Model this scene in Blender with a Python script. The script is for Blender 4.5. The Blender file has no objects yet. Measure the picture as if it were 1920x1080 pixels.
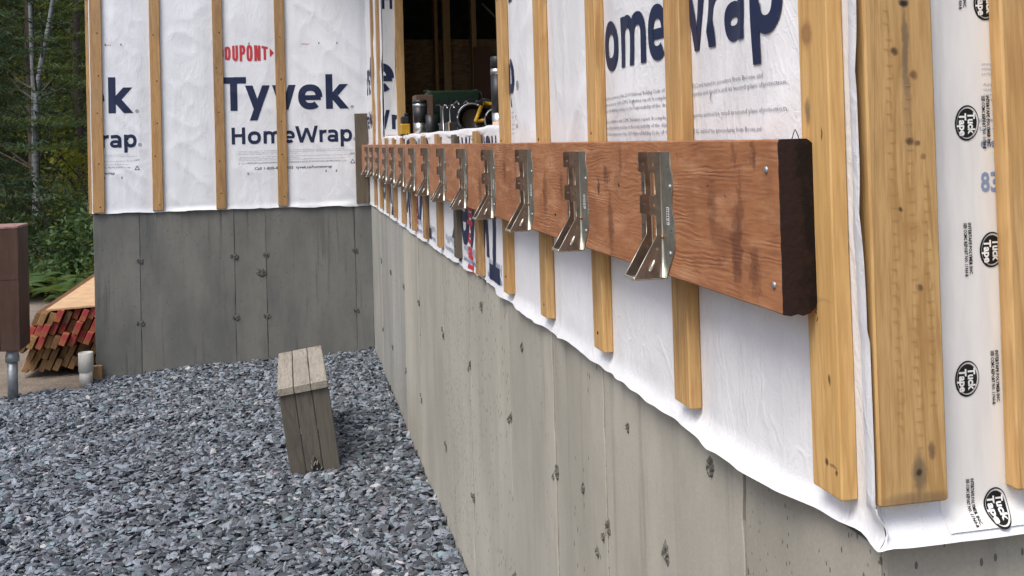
import bpy, bmesh, math, random
import numpy as np
from mathutils import Vector, Matrix
random.seed(7); rng = np.random.default_rng(11)
S = bpy.context.scene
COL = S.collection
D = bpy.data

# ------------------------------------------------------------------ camera
H = 1.448
F_PX, YAW, PITCH, ROLL, YP = 1960.7, .21296, .01825, -.02787, 225.9
cy, sy, cp, sp = math.cos(YAW), math.sin(YAW), math.cos(PITCH), math.sin(PITCH)
Fv = Vector((sy * cp, cy * cp, sp)); R0 = Vector((cy, -sy, 0)); U0 = R0.cross(Fv)
cr, sr = math.cos(ROLL), math.sin(ROLL)
Rv = R0 * cr + U0 * sr; Uv = -R0 * sr + U0 * cr
cam_d = D.cameras.new('camera'); cam = D.objects.new('camera', cam_d); COL.objects.link(cam)
M3 = Matrix((Rv, Uv, -Fv)).transposed()
cam.matrix_world = Matrix.Translation((0, 0, H)) @ M3.to_4x4()
cam_d.sensor_width = 36; cam_d.lens = F_PX / 1920 * 36
cam_d.shift_y = -(540 - YP) / 1920
cam_d.clip_start = .05; cam_d.clip_end = 500
S.camera = cam

# ------------------------------------------------------------------ light
SUN_EL, SUN_AZ = math.radians(58), math.radians(-128)      # azimuth from +Y towards +X
w = D.worlds.new("World"); S.world = w; w.use_nodes = True
nt = w.node_tree; nt.nodes.clear()
sky = nt.nodes.new('ShaderNodeTexSky'); sky.sky_type = 'NISHITA'; sky.sun_disc = False
sky.sun_elevation = SUN_EL; sky.sun_rotation = SUN_AZ
sky.air_density = 1.0; sky.dust_density = 4.0; sky.ozone_density = 1.0
bg = nt.nodes.new('ShaderNodeBackground'); bg.inputs[1].default_value = .125
wo = nt.nodes.new('ShaderNodeOutputWorld')
nt.links.new(sky.outputs[0], bg.inputs[0]); nt.links.new(bg.outputs[0], wo.inputs[0])
sd = D.lights.new('sun', 'SUN'); sun = D.objects.new('sun', sd); COL.objects.link(sun)
sd.energy = 1.4; sd.angle = math.radians(30); sd.color = (1, .97, .93)
sdir = Vector((math.sin(SUN_AZ) * math.cos(SUN_EL), math.cos(SUN_AZ) * math.cos(SUN_EL), math.sin(SUN_EL)))
sun.rotation_euler = sdir.to_track_quat('Z', 'Y').to_euler(); sun.location = (-6, 0, 8)
S.view_settings.view_transform = 'Standard'; S.view_settings.look = 'None'
S.view_settings.exposure = 0.80; S.view_settings.gamma = 1; S.view_settings.use_curve_mapping = False
S.render.engine = 'CYCLES'
S.cycles.max_bounces = 6; S.cycles.diffuse_bounces = 3; S.cycles.glossy_bounces = 3
S.cycles.transmission_bounces = 2; S.cycles.caustics_reflective = False; S.cycles.caustics_refractive = False
S.cycles.use_denoising = True

# ------------------------------------------------------------------ node helpers
class NT:
    def __init__(s, name):
        s.m = D.materials.new(name); s.m.use_nodes = True; s.t = s.m.node_tree; s.t.nodes.clear()
        s.out = s.n('ShaderNodeOutputMaterial'); s.b = s.n('ShaderNodeBsdfPrincipled')
        s.l(s.b.outputs[0], s.out.inputs[0]); s._c = None
    def n(s, t, **k):
        x = s.t.nodes.new(t)
        for a, v in k.items(): setattr(x, a, v)
        return x
    def l(s, a, b): s.t.links.new(a, b)
    def put(s, sock, v):
        if isinstance(v, (int, float)): sock.default_value = v
        elif isinstance(v, tuple):
            sock.default_value = v if len(v) == len(sock.default_value) else v + (1,)
        else: s.l(v, sock)
    def obj(s):
        if s._c is None: s._c = s.n('ShaderNodeTexCoord').outputs['Object']
        return s._c
    def rnd(s): return s.n('ShaderNodeObjectInfo').outputs['Random']
    def math(s, op, a, b=0., c=0.):
        x = s.n('ShaderNodeMath', operation=op)
        for i, v in enumerate((a, b, c)): s.put(x.inputs[i], v)
        return x.outputs[0]
    def vmath(s, op, a, b=(0, 0, 0), sc=None):
        x = s.n('ShaderNodeVectorMath', operation=op); s.put(x.inputs[0], a)
        if sc is not None: s.put(x.inputs[3], sc)
        else: s.put(x.inputs[1], b)
        return x.outputs['Value'] if op in ('LENGTH', 'DISTANCE', 'DOT_PRODUCT') else x.outputs[0]
    def noise(s, vec, scale, detail=3., rough=.5, dist=0., col=False):
        x = s.n('ShaderNodeTexNoise'); s.put(x.inputs['Vector'], vec); x.inputs['Scale'].default_value = scale
        x.inputs['Detail'].default_value = detail; x.inputs['Roughness'].default_value = rough
        x.inputs['Distortion'].default_value = dist
        return x.outputs[1 if col else 0]
    def ramp(s, v, pts, interp='LINEAR'):
        x = s.n('ShaderNodeValToRGB'); s.put(x.inputs[0], v); e = x.color_ramp.elements
        x.color_ramp.interpolation = interp
        while len(e) < len(pts): e.new(.5)
        for k, (p, c) in enumerate(pts):
            e[k].position = p; e[k].color = (c, c, c, 1) if isinstance(c, (int, float)) else c + (1,)
        return x.outputs[0]
    def mix(s, f, a, b, mode='MIX'):
        x = s.n('ShaderNodeMix', data_type='RGBA', blend_type=mode)
        s.put(x.inputs[0], f); s.put(x.inputs[6], a); s.put(x.inputs[7], b); return x.outputs[2]
    def bump(s, h, strength=.5, dist=.01, nrm=None):
        x = s.n('ShaderNodeBump'); x.inputs['Strength'].default_value = strength; x.inputs['Distance'].default_value = dist
        s.put(x.inputs['Height'], h)
        if nrm is not None: s.l(nrm, x.inputs['Normal'])
        return x.outputs[0]
    def scaled(s, v, sc, off=None):
        m = s.n('ShaderNodeMapping'); s.put(m.inputs[0], v); m.inputs['Scale'].default_value = sc
        if off is not None: s.put(m.inputs[1], off)
        return m.outputs[0]
    def done(s, col=None, rough=None, nrm=None, metal=None, spec=None):
        if col is not None: s.put(s.b.inputs['Base Color'], col)
        if rough is not None: s.put(s.b.inputs['Roughness'], rough)
        if nrm is not None: s.l(nrm, s.b.inputs['Normal'])
        if metal is not None: s.put(s.b.inputs['Metallic'], metal)
        if spec is not None: s.put(s.b.inputs['Specular IOR Level'], spec)
        return s.m
    def spots(s, vec, col, lst, noise_amp=.004, nscale=60.):
        """lst: (centre, radii, colour, strength) soft stained patches in object space"""
        nz = s.vmath('SUBTRACT', s.noise(vec, nscale, 3, .6, 0, True), (.5, .5, .5))
        v = s.vmath('ADD', vec, s.vmath('SCALE', nz, sc=noise_amp * 2))
        for c, r, cc, st in lst:
            d = s.vmath('SUBTRACT', v, c)
            d = s.vmath('MULTIPLY', d, tuple(1 / q for q in r))
            f = s.ramp(s.vmath('LENGTH', d), [(0, st), (.55, st * .75), (1, 0)])
            col = s.mix(f, col, cc)
        return col

def simple(name, col, rough=.6, metal=0., bump=0., bs=80., spec=.5, var=.12):
    t = NT(name); n = t.noise(t.obj(), bs, 3)
    c = t.mix(t.ramp(n, [(.3, 0.), (.7, 1.)]), tuple(x * (1 - var) for x in col), tuple(min(1, x * (1 + var)) for x in col))
    return t.done(c, rough, t.bump(n, bump, .003) if bump else None, metal, spec)

def wood(name, light, mid, dark, axis=2, fine=1., spots=(), knots=True, knotcol=(.10, .04, .015), rings=14., bumpk=.35, grey=0., rv=.25, rough=.62, kscale=3.2):
    t = NT(name); o = t.obj(); r = t.rnd()
    off = t.n('ShaderNodeCombineXYZ')
    for k in range(3): t.put(off.inputs[k], t.math('MULTIPLY', r, 17.3 + 9.1 * k))
    v = t.vmath('ADD', o, off.outputs[0])
    sc = [1., 1., 1.]; sc[axis] = .07
    vs = t.scaled(v, tuple(sc))
    # knots
    sx_ = t.n('ShaderNodeSeparateXYZ'); t.l(v, sx_.inputs[0]); A_ = [sx_.outputs[k] for k in range(3) if k != axis]
    cb_ = t.n('ShaderNodeCombineXYZ'); t.put(cb_.inputs[0], t.math('ADD', A_[0], A_[1])); t.put(cb_.inputs[2], t.math('MULTIPLY', sx_.outputs[axis], .5))
    kv = t.n('ShaderNodeTexVoronoi'); t.l(cb_.outputs[0], kv.inputs[0]); kv.inputs['Scale'].default_value = kscale * 2.1
    kd = kv.outputs['Distance']
    warp = t.ramp(kd, [(0., 1.), (.05, .5), (.16, 0.)]) if knots else 0.
    g = t.noise(vs, rings, 3, .55, 1.2)
    if knots: g = t.math('ADD', g, t.math('MULTIPLY', warp, .35))
    band = t.math('FRACT', t.math('MULTIPLY', g, 5.))
    band = t.ramp(band, [(0., 0.), (.6, .45), (.86, 1.), (1., 0.)])
    fine_n = t.noise(vs, 220. * fine, 3, .6)
    c = t.mix(band, light, mid); c = t.mix(t.math('MULTIPLY', t.math('POWER', band, 3.), .5), c, dark)
    c = t.mix(t.ramp(fine_n, [(.42, .0), (.72, .75)]), c, dark)
    c = t.mix(t.ramp(t.noise(vs, 70., 4, .7), [(.5, 0.), (.8, .5)]), c, dark)
    big = t.noise(t.scaled(v, tuple(sc)), 5., 2)
    c = t.mix(t.ramp(big, [(.35, 0.), (.75, .5)]), c, mid)
    bv = t.math('ADD', 1 - rv / 2, t.math('MULTIPLY', r, rv))
    c = t.mix(1., c, t.mix(0., t.n('ShaderNodeCombineColor').outputs[0], (1, 1, 1)), 'MULTIPLY') if False else c
    hs = t.n('ShaderNodeHueSaturation'); t.put(hs.inputs['Value'], bv); t.put(hs.inputs['Color'], c); c = hs.outputs[0]
    if knots:
        kc = t.ramp(kd, [(0., 1.), (.030, .95), (.042, .25), (.055, .5), (.09, 0.)])
        c = t.mix(kc, c, knotcol)
    if grey:
        gm = t.ramp(t.noise(t.scaled(v, tuple([1, 1, .3] if axis == 2 else [1, .3, 1])), 6., 4, .65), [(.4, 0.), (.75, grey)])
        c = t.mix(gm, c, (.13, .115, .10))
    if spots: c = t.spots(o, c, spots)
    hgt = t.math('ADD', t.math('MULTIPLY', fine_n, .6), t.math('MULTIPLY', band, .25))
    return t.done(c, rough, t.bump(hgt, bumpk, .0015))

# ------------------------------------------------------------------ materials
PINE = ((.60, .385, .160), (.52, .30, .105), (.31, .16, .05))
m_strap = wood('pine_strapping', *PINE, grey=.22)
m_strap_far = wood('pine_strapping_far', (.46, .285, .12), (.38, .215, .08), (.22, .115, .04), grey=.35, kscale=4.)
m_strap0 = wood('pine_corner_strap', (.64, .42, .175), (.55, .33, .115), (.32, .165, .05), kscale=1.1, rings=16., spots=[
    ((-.0095, -.012, .118), (.006, .0035, .007), (.02, .01, .006), 1.), ((-.0095, -.001, .032), (.006, .005, .004), (.04, .02, .01), 1.),
    ((-.0095, -.02, .026), (.006, .003, .004), (.02, .012, .006), 1.), ((-.0095, -.014, .031), (.006, .010, .0025), (.12, .06, .025), .8), ((-.0095, .014, .395), (.006, .007, .018), (.16, .11, .06), .9),
    ((-.0095, -.014, .372), (.006, .0022, .008), (.03, .015, .01), 1.), ((-.0095, .012, .478), (.006, .017, .019), (.36, .19, .07), .9),
    ((-.0095, .012, .478), (.006, .0125, .0135), (.26, .125, .045), 1.), ((-.0095, .012, .478), (.006, .008, .009), (.34, .18, .07), 1.), ((-.0095, .0, .20), (.006, .03, .003), (.36, .2, .08), .5)])
yF = -.0103
m_wide = wood('pine_corner_board', (.60, .385, .160), (.50, .295, .105), (.31, .165, .05), kscale=.7, rings=15., spots=[
    ((.006, yF, .435), (.0045, .006, .055), (.10, .075, .05), .95), ((.006, yF, .40), (.006, .006, .08), (.25, .16, .08), .6),
    ((.006, yF, .484), (.0055, .006, .0055), (.006, .005, .004), 1.), ((.006, yF, .484), (.0035, .006, .0035), (.003, .003, .003), 1.),
    ((.0055, yF, .029), (.010, .006, .024), (.10, .075, .05), .9), ((.0055, yF, .030), (.0045, .006, .0045), (.012, .008, .006), 1.),
    ((-.006, yF, .437), (.0055, .006, .0055), (.05, .025, .012), 1.), ((.015, yF, .414), (.005, .006, .006), (.16, .075, .025), 1.),
    ((.008, yF, .350), (.006, .006, .005), (.07, .035, .015), 1.), ((.016, yF, .348), (.004, .006, .004), (.14, .07, .03), 1.), ((.022, yF, .335), (.004, .006, .004), (.22, .10, .03), .9),
    ((.006, yF, .265), (.0115, .006, .0115), (.38, .20, .07), .8), ((-.005, yF, .283), (.003, .006, .003), (.05, .03, .02), 1.), ((.013, yF, .207), (.0045, .006, .0045), (.12, .06, .03), 1.),
    ((.02, yF, .155), (.02, .006, .012), (.40, .21, .08), .6), ((.02, yF, .050), (.004, .006, .010), (.10, .06, .035), .8), ((.005, yF, .004), (.05, .006, .010), (.17, .11, .06), .75)])
m_old = wood('weathered_board', (.13, .10, .062), (.10, .078, .05), (.06, .045, .03), grey=.5)
m_ledger_spots = []
for (yy, zz, ry, rz, st) in [(1.122, .055, .012, .045, .85), (1.11, .10, .007, .05, .6), (1.075, .04, .012, .03, .7), (1.19, .10, .012, .04, .55),
                             (1.165, .06, .02, .02, .4), (1.07, .165, .006, .02, .8), (1.035, .13, .01, .04, .2), (1.12, .165, .006, .02, .55),
                             (1.54, .15, .006, .03, .6), (1.62, .13, .012, .014, .8), (1.60, .05, .012, .05, .75), (1.66, .11, .006, .012, .9),
                             (1.56, .12, .014, .02, .35), (1.90, .10, .01, .03, .7), (2.03, .08, .014, .05, .7), (2.3, .1, .012, .05, .55),
                             (2.42, .12, .014, .03, .7), (2.75, .06, .02, .05, .7), (2.95, .1, .02, .07, .5), (3.4, .1, .03, .05, .6), (3.9, .07, .03, .06, .5),
                             (4.6, .1, .05, .07, .5), (5.3, .1, .06, .07, .4)]:
    m_ledger_spots.append(((-.019, yy - 1.01, zz), (.03, ry * 1.5, rz * 1.2), (.085, .03, .016), min(1, st * .95)))

def ledger_material():
    t = NT('red_brown_stained_timber'); o = t.obj()
    vs = t.scaled(o, (1., .12, 1.)); wob = t.noise(t.scaled(o, (1, .22, 1)), 14., 4, .6)
    kv = t.n('ShaderNodeTexVoronoi'); t.l(t.scaled(o, (0., .8, 1.)), kv.inputs[0]); kv.inputs['Scale'].default_value = 5.5
    kd = kv.outputs['Distance']
    sep = t.n('ShaderNodeSeparateXYZ'); t.l(o, sep.inputs[0])
    zz = t.math('ADD', t.math('MULTIPLY', sep.outputs[2], 330.), t.math('MULTIPLY', wob, 16.))
    zz = t.math('ADD', zz, t.math('MULTIPLY', t.ramp(kd, [(0., 1.), (.12, .35), (.3, 0.)]), 7.))
    rip = t.math('SINE', t.math('MULTIPLY', zz, 3.0))
    rip = t.math('MULTIPLY', t.math('ADD', rip, 1.), .5)
    amp = t.ramp(t.noise(t.scaled(o, (1, .35, 1)), 14., 3, .6), [(.42, .0), (.62, 1.)])
    rip = t.math('MULTIPLY', rip, amp); rip = t.math('MULTIPLY', rip, t.ramp(t.noise(t.scaled(o, (1, .2, 1)), 60., 3, .6), [(.35, .3), (.65, 1.)]))
    fn = t.noise(vs, 260., 4, .65); big = t.noise(t.scaled(o, (1, .8, .6)), 9., 4, .6)
    c = t.mix(t.ramp(big, [(.3, 0.), (.7, 1.)]), (.40, .178, .078), (.285, .115, .048))
    c = t.mix(t.math('MULTIPLY', rip, .34), c, (.15, .055, .03))
    c = t.mix(t.ramp(fn, [(.4, 0.), (.7, .45)]), c, (.15, .055, .028))
    c = t.mix(t.ramp(t.noise(t.scaled(o, (1, .2, 1)), 70., 4, .7), [(.5, 0.), (.75, .4)]), c, (.17, .065, .03))
    c = t.mix(t.ramp(t.noise(t.scaled(o, (1, .22, 1)), 45., 4, .65), [(.50, 0.), (.72, .6)]), c, (.52, .28, .15))
    c = t.mix(t.ramp(kd, [(0., .9), (.035, .7), (.06, .15), (.1, 0.)]), c, (.07, .02, .012))
    c = t.spots(o, c, m_ledger_spots, .020, 75.)
    h = t.math('ADD', t.math('MULTIPLY', rip, .7), t.math('MULTIPLY', fn, .5))
    return t.done(c, .62, t.bump(h, .55, .0016), spec=.35)
m_ledger = ledger_material()
tt = NT('black_end_coating'); o_ = tt.obj()
SX_ = tt.n('ShaderNodeSeparateXYZ'); tt.l(o_, SX_.inputs[0])
m_black = tt.done(tt.mix(tt.ramp(tt.math('SUBTRACT', tt.noise(tt.scaled(o_, (1, 1, .8)), 55., 5, .7), tt.math('MULTIPLY', SX_.outputs[0], 9.)), [(.38, 0.), (.50, 1.)]), (.006, .004, .004), (.021, .0095, .008)), .5, tt.bump(tt.noise(o_, 160., 3), .5, .002), spec=.25)

def wrap_material(name, tint=(.76, .77, .79)):
    t = NT(name); o = t.obj()
    a = t.noise(t.scaled(o, (1, 1, .6)), 9., 4, .6, .8)
    rid = t.math('ABSOLUTE', t.math('SUBTRACT', a, .5))
    b = t.noise(o, 38., 4, .65, 1.5); rid2 = t.math('ABSOLUTE', t.math('SUBTRACT', b, .5))
    f = t.noise(o, 420., 2)
    mp = t.n('ShaderNodeMapping'); t.l(o, mp.inputs[0]); mp.inputs['Rotation'].default_value = (.75, .85, 0); mp.inputs['Scale'].default_value = (1, 1, .22)
    e = t.noise(mp.outputs[0], 11., 4, .6, .5); rid3 = t.ramp(t.math('ABSOLUTE', t.math('SUBTRACT', e, .5)), [(0, 1.), (.035, .3), (.14, 0.)])
    h = t.math('ADD', t.math('MULTIPLY', t.ramp(rid, [(0, 1.), (.06, .25), (.25, 0.)]), .55),
               t.math('ADD', t.math('MULTIPLY', t.ramp(rid2, [(0, 1.), (.08, .2), (.3, 0.)]), .16), t.math('ADD', t.math('MULTIPLY', f, .03), t.math('MULTIPLY', rid3, .35))))
    c = t.mix(t.ramp(t.noise(o, 4., 5, .65), [(.35, 0.), (.75, 1.)]), tint, tuple(x * .90 for x in tint))
    c = t.mix(t.ramp(t.noise(o, 55., 3, .7), [(.66, 0.), (.74, .16)]), c, (.45, .43, .40))
    return t.done(c, .48, t.bump(h, .36, .004), spec=.4)
m_wrap = wrap_material('house_wrap_sheet')
m_wrap2 = wrap_material('house_wrap_sheet_cool', (.75, .78, .82))
def ink(name, col): 
    t = NT(name); n = t.noise(t.obj(), 120., 3, .7)
    return t.done(t.mix(t.ramp(n, [(.62, 0.), (.8, .25)]), col, tuple(min(1, x + .12) for x in col)), .5, spec=.3)
m_navy = ink('navy_ink', (.015, .024, .066)); m_red = ink('red_ink', (.50, .045, .055))
m_fine = ink('faint_grey_ink', (.22, .23, .27)); m_bk = ink('black_ink', (.008, .008, .009))
m_blue = ink('faded_blue_ink', (.22, .29, .44)); m_ghost = ink('ghost_blue_ink', (.42, .46, .55)); m_white = simple('white_print', (.78, .78, .76), .4)

def concrete(name, c1, c2, damp=0., pit=.8):
    t = NT(name); o = t.obj(); r = t.rnd()
    off = t.n('ShaderNodeCombineXYZ')
    for k in range(3): t.put(off.inputs[k], t.math('MULTIPLY', r, 13.7 + 7 * k))
    v = t.vmath('ADD', o, off.outputs[0])
    big = t.noise(t.scaled(v, (1, 1, .35)), 3.2, 5, .6); med = t.noise(t.scaled(v, (1, 1, .6)), 22., 4, .65); fine = t.noise(v, 240., 3, .7)
    streak = t.noise(t.scaled(v, (1, 1, .05)), 26., 3, .6)
    c = t.mix(t.ramp(big, [(.38, 0.), (.62, 1.)]), c1, c2)
    c = t.mix(t.ramp(med, [(.5, 0.), (.78, .35)]), c, tuple(x * .62 for x in c1))
    c = t.mix(t.ramp(streak, [(.58, 0.), (.75, .38 + damp)]), c, tuple(x * .5 for x in c2))
    c = t.mix(t.ramp(fine, [(.3, .16), (.6, 0.)]), c, (.12, .12, .11))
    c = t.mix(t.ramp(fine, [(.6, 0.), (.8, .14)]), c, (.6, .6, .55))
    pits = None
    for sc, rad in ((66., .16), (125., .18), (36., .04)):
        vo = t.n('ShaderNodeTexVoronoi'); t.l(t.scaled(t.vmath('ADD', v, (sc, sc, sc)), (1, 1, .45)), vo.inputs[0]); vo.inputs['Scale'].default_value = sc
        sx = t.n('ShaderNodeSeparateColor'); t.l(vo.outputs['Color'], sx.inputs[0])
        rr = t.math('MULTIPLY', t.ramp(sx.outputs[0], [(.64, 0.), (.96, 1.)]), rad * 1.35)
        m = t.math('LESS_THAN', vo.outputs['Distance'], rr)
        pits = m if pits is None else t.math('MAXIMUM', pits, m)
    c = t.mix(t.math('MULTIPLY', pits, pit), c, (.035, .033, .03))
    hs = t.n('ShaderNodeHueSaturation'); t.put(hs.inputs['Value'], t.math('ADD', .88, t.math('MULTIPLY', r, .24))); t.put(hs.inputs['Color'], c)
    h = t.math('SUBTRACT', t.math('ADD', t.math('MULTIPLY', med, .35), t.math('MULTIPLY', fine, .12)), t.math('MULTIPLY', pits, 1.))
    return t.done(hs.outputs[0], .8, t.bump(h, .5, .003), spec=.3)
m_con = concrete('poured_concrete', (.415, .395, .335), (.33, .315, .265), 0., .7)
m_con_d = concrete('damp_shaded_concrete', (.200, .200, .182), (.125, .130, .126), .3, .4)  # damp tone, with the far wall's shade also put into the colour
m_seam = simple('dark_form_joint', (.05, .05, .046), .9, bump=.4)
m_tie = simple('spalled_concrete', (.12, .115, .10), .9, bump=.8, bs=140., var=.65)
m_tie_d = simple('spalled_damp_shaded', (.085, .085, .078), .9, bump=.8, bs=140., var=.6)
m_con_m = concrete('stained_concrete', (.345, .34, .305), (.265, .265, .245), .3, .7)

def gravel_material():
    t = NT('slate_chip'); a = t.n('ShaderNodeVertexColor'); a.layer_name = 'tone'
    g = t.n('ShaderNodeNewGeometry'); n = t.noise(g.outputs['Position'], 190., 4, .65)
    c = t.mix(t.ramp(n, [(.3, .30), (.7, 0.)]), a.outputs[0], (.03, .035, .045))
    return t.done(c, .55, t.bump(n, .35, .002), spec=.45)
m_gravel = gravel_material()
m_gbase = simple('dark_gravel_bed', (.035, .038, .045), .95, bump=.6, bs=60., var=.5)
tt = NT('sandy_dirt'); o_ = tt.obj()
n1 = tt.noise(o_, 3., 6, .65); n2 = tt.noise(o_, 45., 4, .7)
c_ = tt.mix(tt.ramp(n1, [(.35, 0.), (.7, 1.)]), (.27, .225, .18), (.16, .13, .10)); c_ = tt.mix(tt.ramp(n2, [(.5, 0.), (.75, .5)]), c_, (.11, .085, .06))
m_dirt = tt.done(c_, .95, tt.bump(tt.math('ADD', n2, n1), .8, .03))
m_galv = NT('galvanised_steel'); o_ = m_galv.obj(); n_ = m_galv.noise(o_, 70., 4, .6); n2_ = m_galv.noise(m_galv.scaled(o_, (1, 1, .4)), 22., 3, .6)
cg = m_galv.mix(m_galv.ramp(n2_, [(.35, 0.), (.7, 1.)]), (.50, .49, .45), (.32, .29, .25))
m_galv = m_galv.done(cg, m_galv.ramp(n_, [(.3, .30), (.7, .46)]), m_galv.bump(n_, .12, .001), .88)
m_plate = simple('zinc_reflected_brown', (.27, .215, .175), .36, .88, .12, 60., var=.25)  # same zinc; reflected ledger and channel shade put into the brown
m_flange = simple('grey_zinc_flange', (.40, .43, .40), .36, .9, .12, 60., var=.2)
m_galv_l = simple('zinc_edge_highlight', (.60, .60, .52), .38, .8)  # same zinc, lighter: highlights on folds and rims put into the colour
m_zinc = simple('zinc_bolt', (.34, .35, .36), .5, .8)
m_hole = simple('opening_shade', (.01, .009, .008), .9)  # near-black colour painted in for the shade inside openings
m_nail = simple('rusty_nail', (.025, .017, .012), .7)

# ------------------------------------------------------------------ object helpers
WL = {}
def tag(o, label=None, cat=None, group=None, kind=None):
    if label: o['label'] = label
    if cat: o['category'] = cat
    if group: o['group'] = group
    if kind: o['kind'] = kind
    return o
def place(o, loc, parent=None):
    COL.objects.link(o); WL[o] = Vector(loc)
    if parent is not None:
        o.parent = parent; o.location = Vector(loc) - WL[parent]
    else: o.location = loc
    return o
def empty(name, loc, label=None, cat=None, group=None):
    o = D.objects.new(name, None); o.empty_display_size = .1
    place(o, loc); return tag(o, label, cat, group)
def mesh(name, vs, fs, mat, loc=(0, 0, 0), parent=None, smooth=False):
    me = D.meshes.new(name); me.from_pydata([tuple(v) for v in vs], [], [tuple(f) for f in fs]); me.update()
    if mat is not None: me.materials.append(mat)
    if smooth: me.polygons.foreach_set('use_smooth', [True] * len(me.polygons))
    return place(D.objects.new(name, me), loc, parent)
def board_data(p0, p1, axis=2, bev=.0015, segs=1, jit=0.):
    """swept bevelled rectangle; origin at the middle of its low end/base"""
    p0 = np.array(p0, float); p1 = np.array(p1, float); c = (p0 + p1) / 2; c[2] = p0[2]
    if axis == 1: c[1] = p0[1]
    A = axis; B, C = [(1, 2), (2, 0), (0, 1)][axis]
    hb, hc = (p1[B] - p0[B]) / 2, (p1[C] - p0[C]) / 2; mb, mc = (p1[B] + p0[B]) / 2, (p1[C] + p0[C]) / 2
    vs, fs = [], []
    L = p1[A] - p0[A]; st = [(0, 1)] + [(bev + (L - 2 * bev) * k / segs, 0) for k in range(segs + 1)] + [(L, 1)]
    for s_, ins in st:
        i = bev * .8 if ins else 0
        jb, jc = (random.uniform(-jit, jit), random.uniform(-jit, jit))
        b_ = bev
        for (sb, sc, kb, kc) in ((1, 1, 0, 1), (1, 1, 1, 0), (-1, 1, 1, 0), (-1, 1, 0, 1), (-1, -1, 0, 1), (-1, -1, 1, 0), (1, -1, 1, 0), (1, -1, 0, 1)):
            v = [0, 0, 0]; v[A] = p0[A] + s_
            v[B] = mb + sb * (hb - i - kb * b_) + jb; v[C] = mc + sc * (hc - i - kc * b_) + jc
            vs.append([v[k] - c[k] for k in range(3)])
    n = len(st)
    for k in range(n - 1):
        for j in range(8):
            a, b = k * 8 + j, k * 8 + (j + 1) % 8
            fs.append((a, b, b + 8, a + 8))
    fs.append(tuple(range(7, -1, -1))); fs.append(tuple((n - 1) * 8 + j for j in range(8)))
    return vs, fs, tuple(c)
def board(name, p0, p1, mat, parent=None, axis=2, bev=.0015, segs=1, jit=0.):
    vs, fs, c = board_data(p0, p1, axis, bev, segs, jit)
    return mesh(name, vs, fs, mat, c, parent)
def lathe(name, prof, mat, loc, parent=None, n=20, axis='Z', smooth=True):
    vs, fs = [], []
    for r, z in prof:
        for k in range(n):
            a = 2 * math.pi * k / n; p = (r * math.cos(a), r * math.sin(a), z)
            if axis == 'X': p = (z, p[0], p[1])
            if axis == 'Y': p = (p[0], z, p[1])
            vs.append(p)
    for i in range(len(prof) - 1):
        for k in range(n):
            a, b = i * n + k, i * n + (k + 1) % n
            f = (a, b, b + n, a + n); fs.append(f if axis != 'Y' else f[::-1])
    fs.append(tuple(range(n - 1, -1, -1))); fs.append(tuple((len(prof) - 1) * n + k for k in range(n)))
    o = mesh(name, vs, fs, mat, loc, parent, smooth)
    return o
def tube(name, pts, r, mat, loc=(0, 0, 0), parent=None, n=8):
    vs, fs = [], []; pts = [Vector(p) for p in pts]
    for i, p in enumerate(pts):
        d = (pts[min(i + 1, len(pts) - 1)] - pts[max(i - 1, 0)]).normalized()
        s = d.cross(Vector((.13, .2, .97))).normalized() if abs(d.z) < .95 else d.cross(Vector((1, 0, 0))).normalized(); u = s.cross(d)
        rr = r[i] if isinstance(r, (list, tuple)) else r
        for k in range(n):
            a = 2 * math.pi * k / n; vs.append(p + (s * math.cos(a) + u * math.sin(a)) * rr)
    for i in range(len(pts) - 1):
        for k in range(n):
            a, b = i * n + k, i * n + (k + 1) % n; fs.append((a, b, b + n, a + n))
    fs.append(tuple(range(n))); fs.append(tuple((len(pts) - 1) * n + k for k in range(n - 1, -1, -1)))
    return mesh(name, vs, fs, mat, loc, parent, True)
def outline(name, loops, thick, mat, frame, parent=None, loc=(0, 0, 0)):
    """flat shape with holes, extruded; loops in 2D, frame maps (a, b, n) to 3D"""
    cu = D.curves.new('tmp', 'CURVE'); cu.dimensions = '2D'; cu.fill_mode = 'BOTH'; cu.extrude = thick / 2
    for lp in loops:
        s_ = cu.splines.new('POLY'); s_.points.add(len(lp) - 1)
        for p, q in zip(s_.points, lp): p.co = (q[0], q[1], 0, 1)
        s_.use_cyclic_u = True
    ob = D.objects.new('tmp', cu); me = D.meshes.new_from_object(ob); D.objects.remove(ob); D.curves.remove(cu)
    for v in me.vertices: v.co = frame(v.co.x, v.co.y, v.co.z)
    me.name = name; me.materials.clear(); me.materials.append(mat); me.update()
    return place(D.objects.new(name, me), loc, parent)

def vn(u, v, seed=0):
    u = np.asarray(u, float); v = np.asarray(v, float); i = np.floor(u).astype(int); j = np.floor(v).astype(int); a = u - i; b = v - j
    a = a * a * (3 - 2 * a); b = b * b * (3 - 2 * b)
    def hsh(x, y):
        n = (x * 374761393 + y * 668265263 + seed * 974711) & 0x7fffffff
        n = ((n ^ (n >> 13)) * 1274126177) & 0x7fffffff
        return ((n ^ (n >> 16)) & 0xffff) / 65535.
    return (hsh(i, j) * (1 - a) + hsh(i + 1, j) * a) * (1 - b) + (hsh(i, j + 1) * (1 - a) + hsh(i + 1, j + 1) * a) * b
def sm(x, a, b): t = np.clip((x - a) / (b - a), 0, 1); return t * t * (3 - 2 * t)

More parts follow.
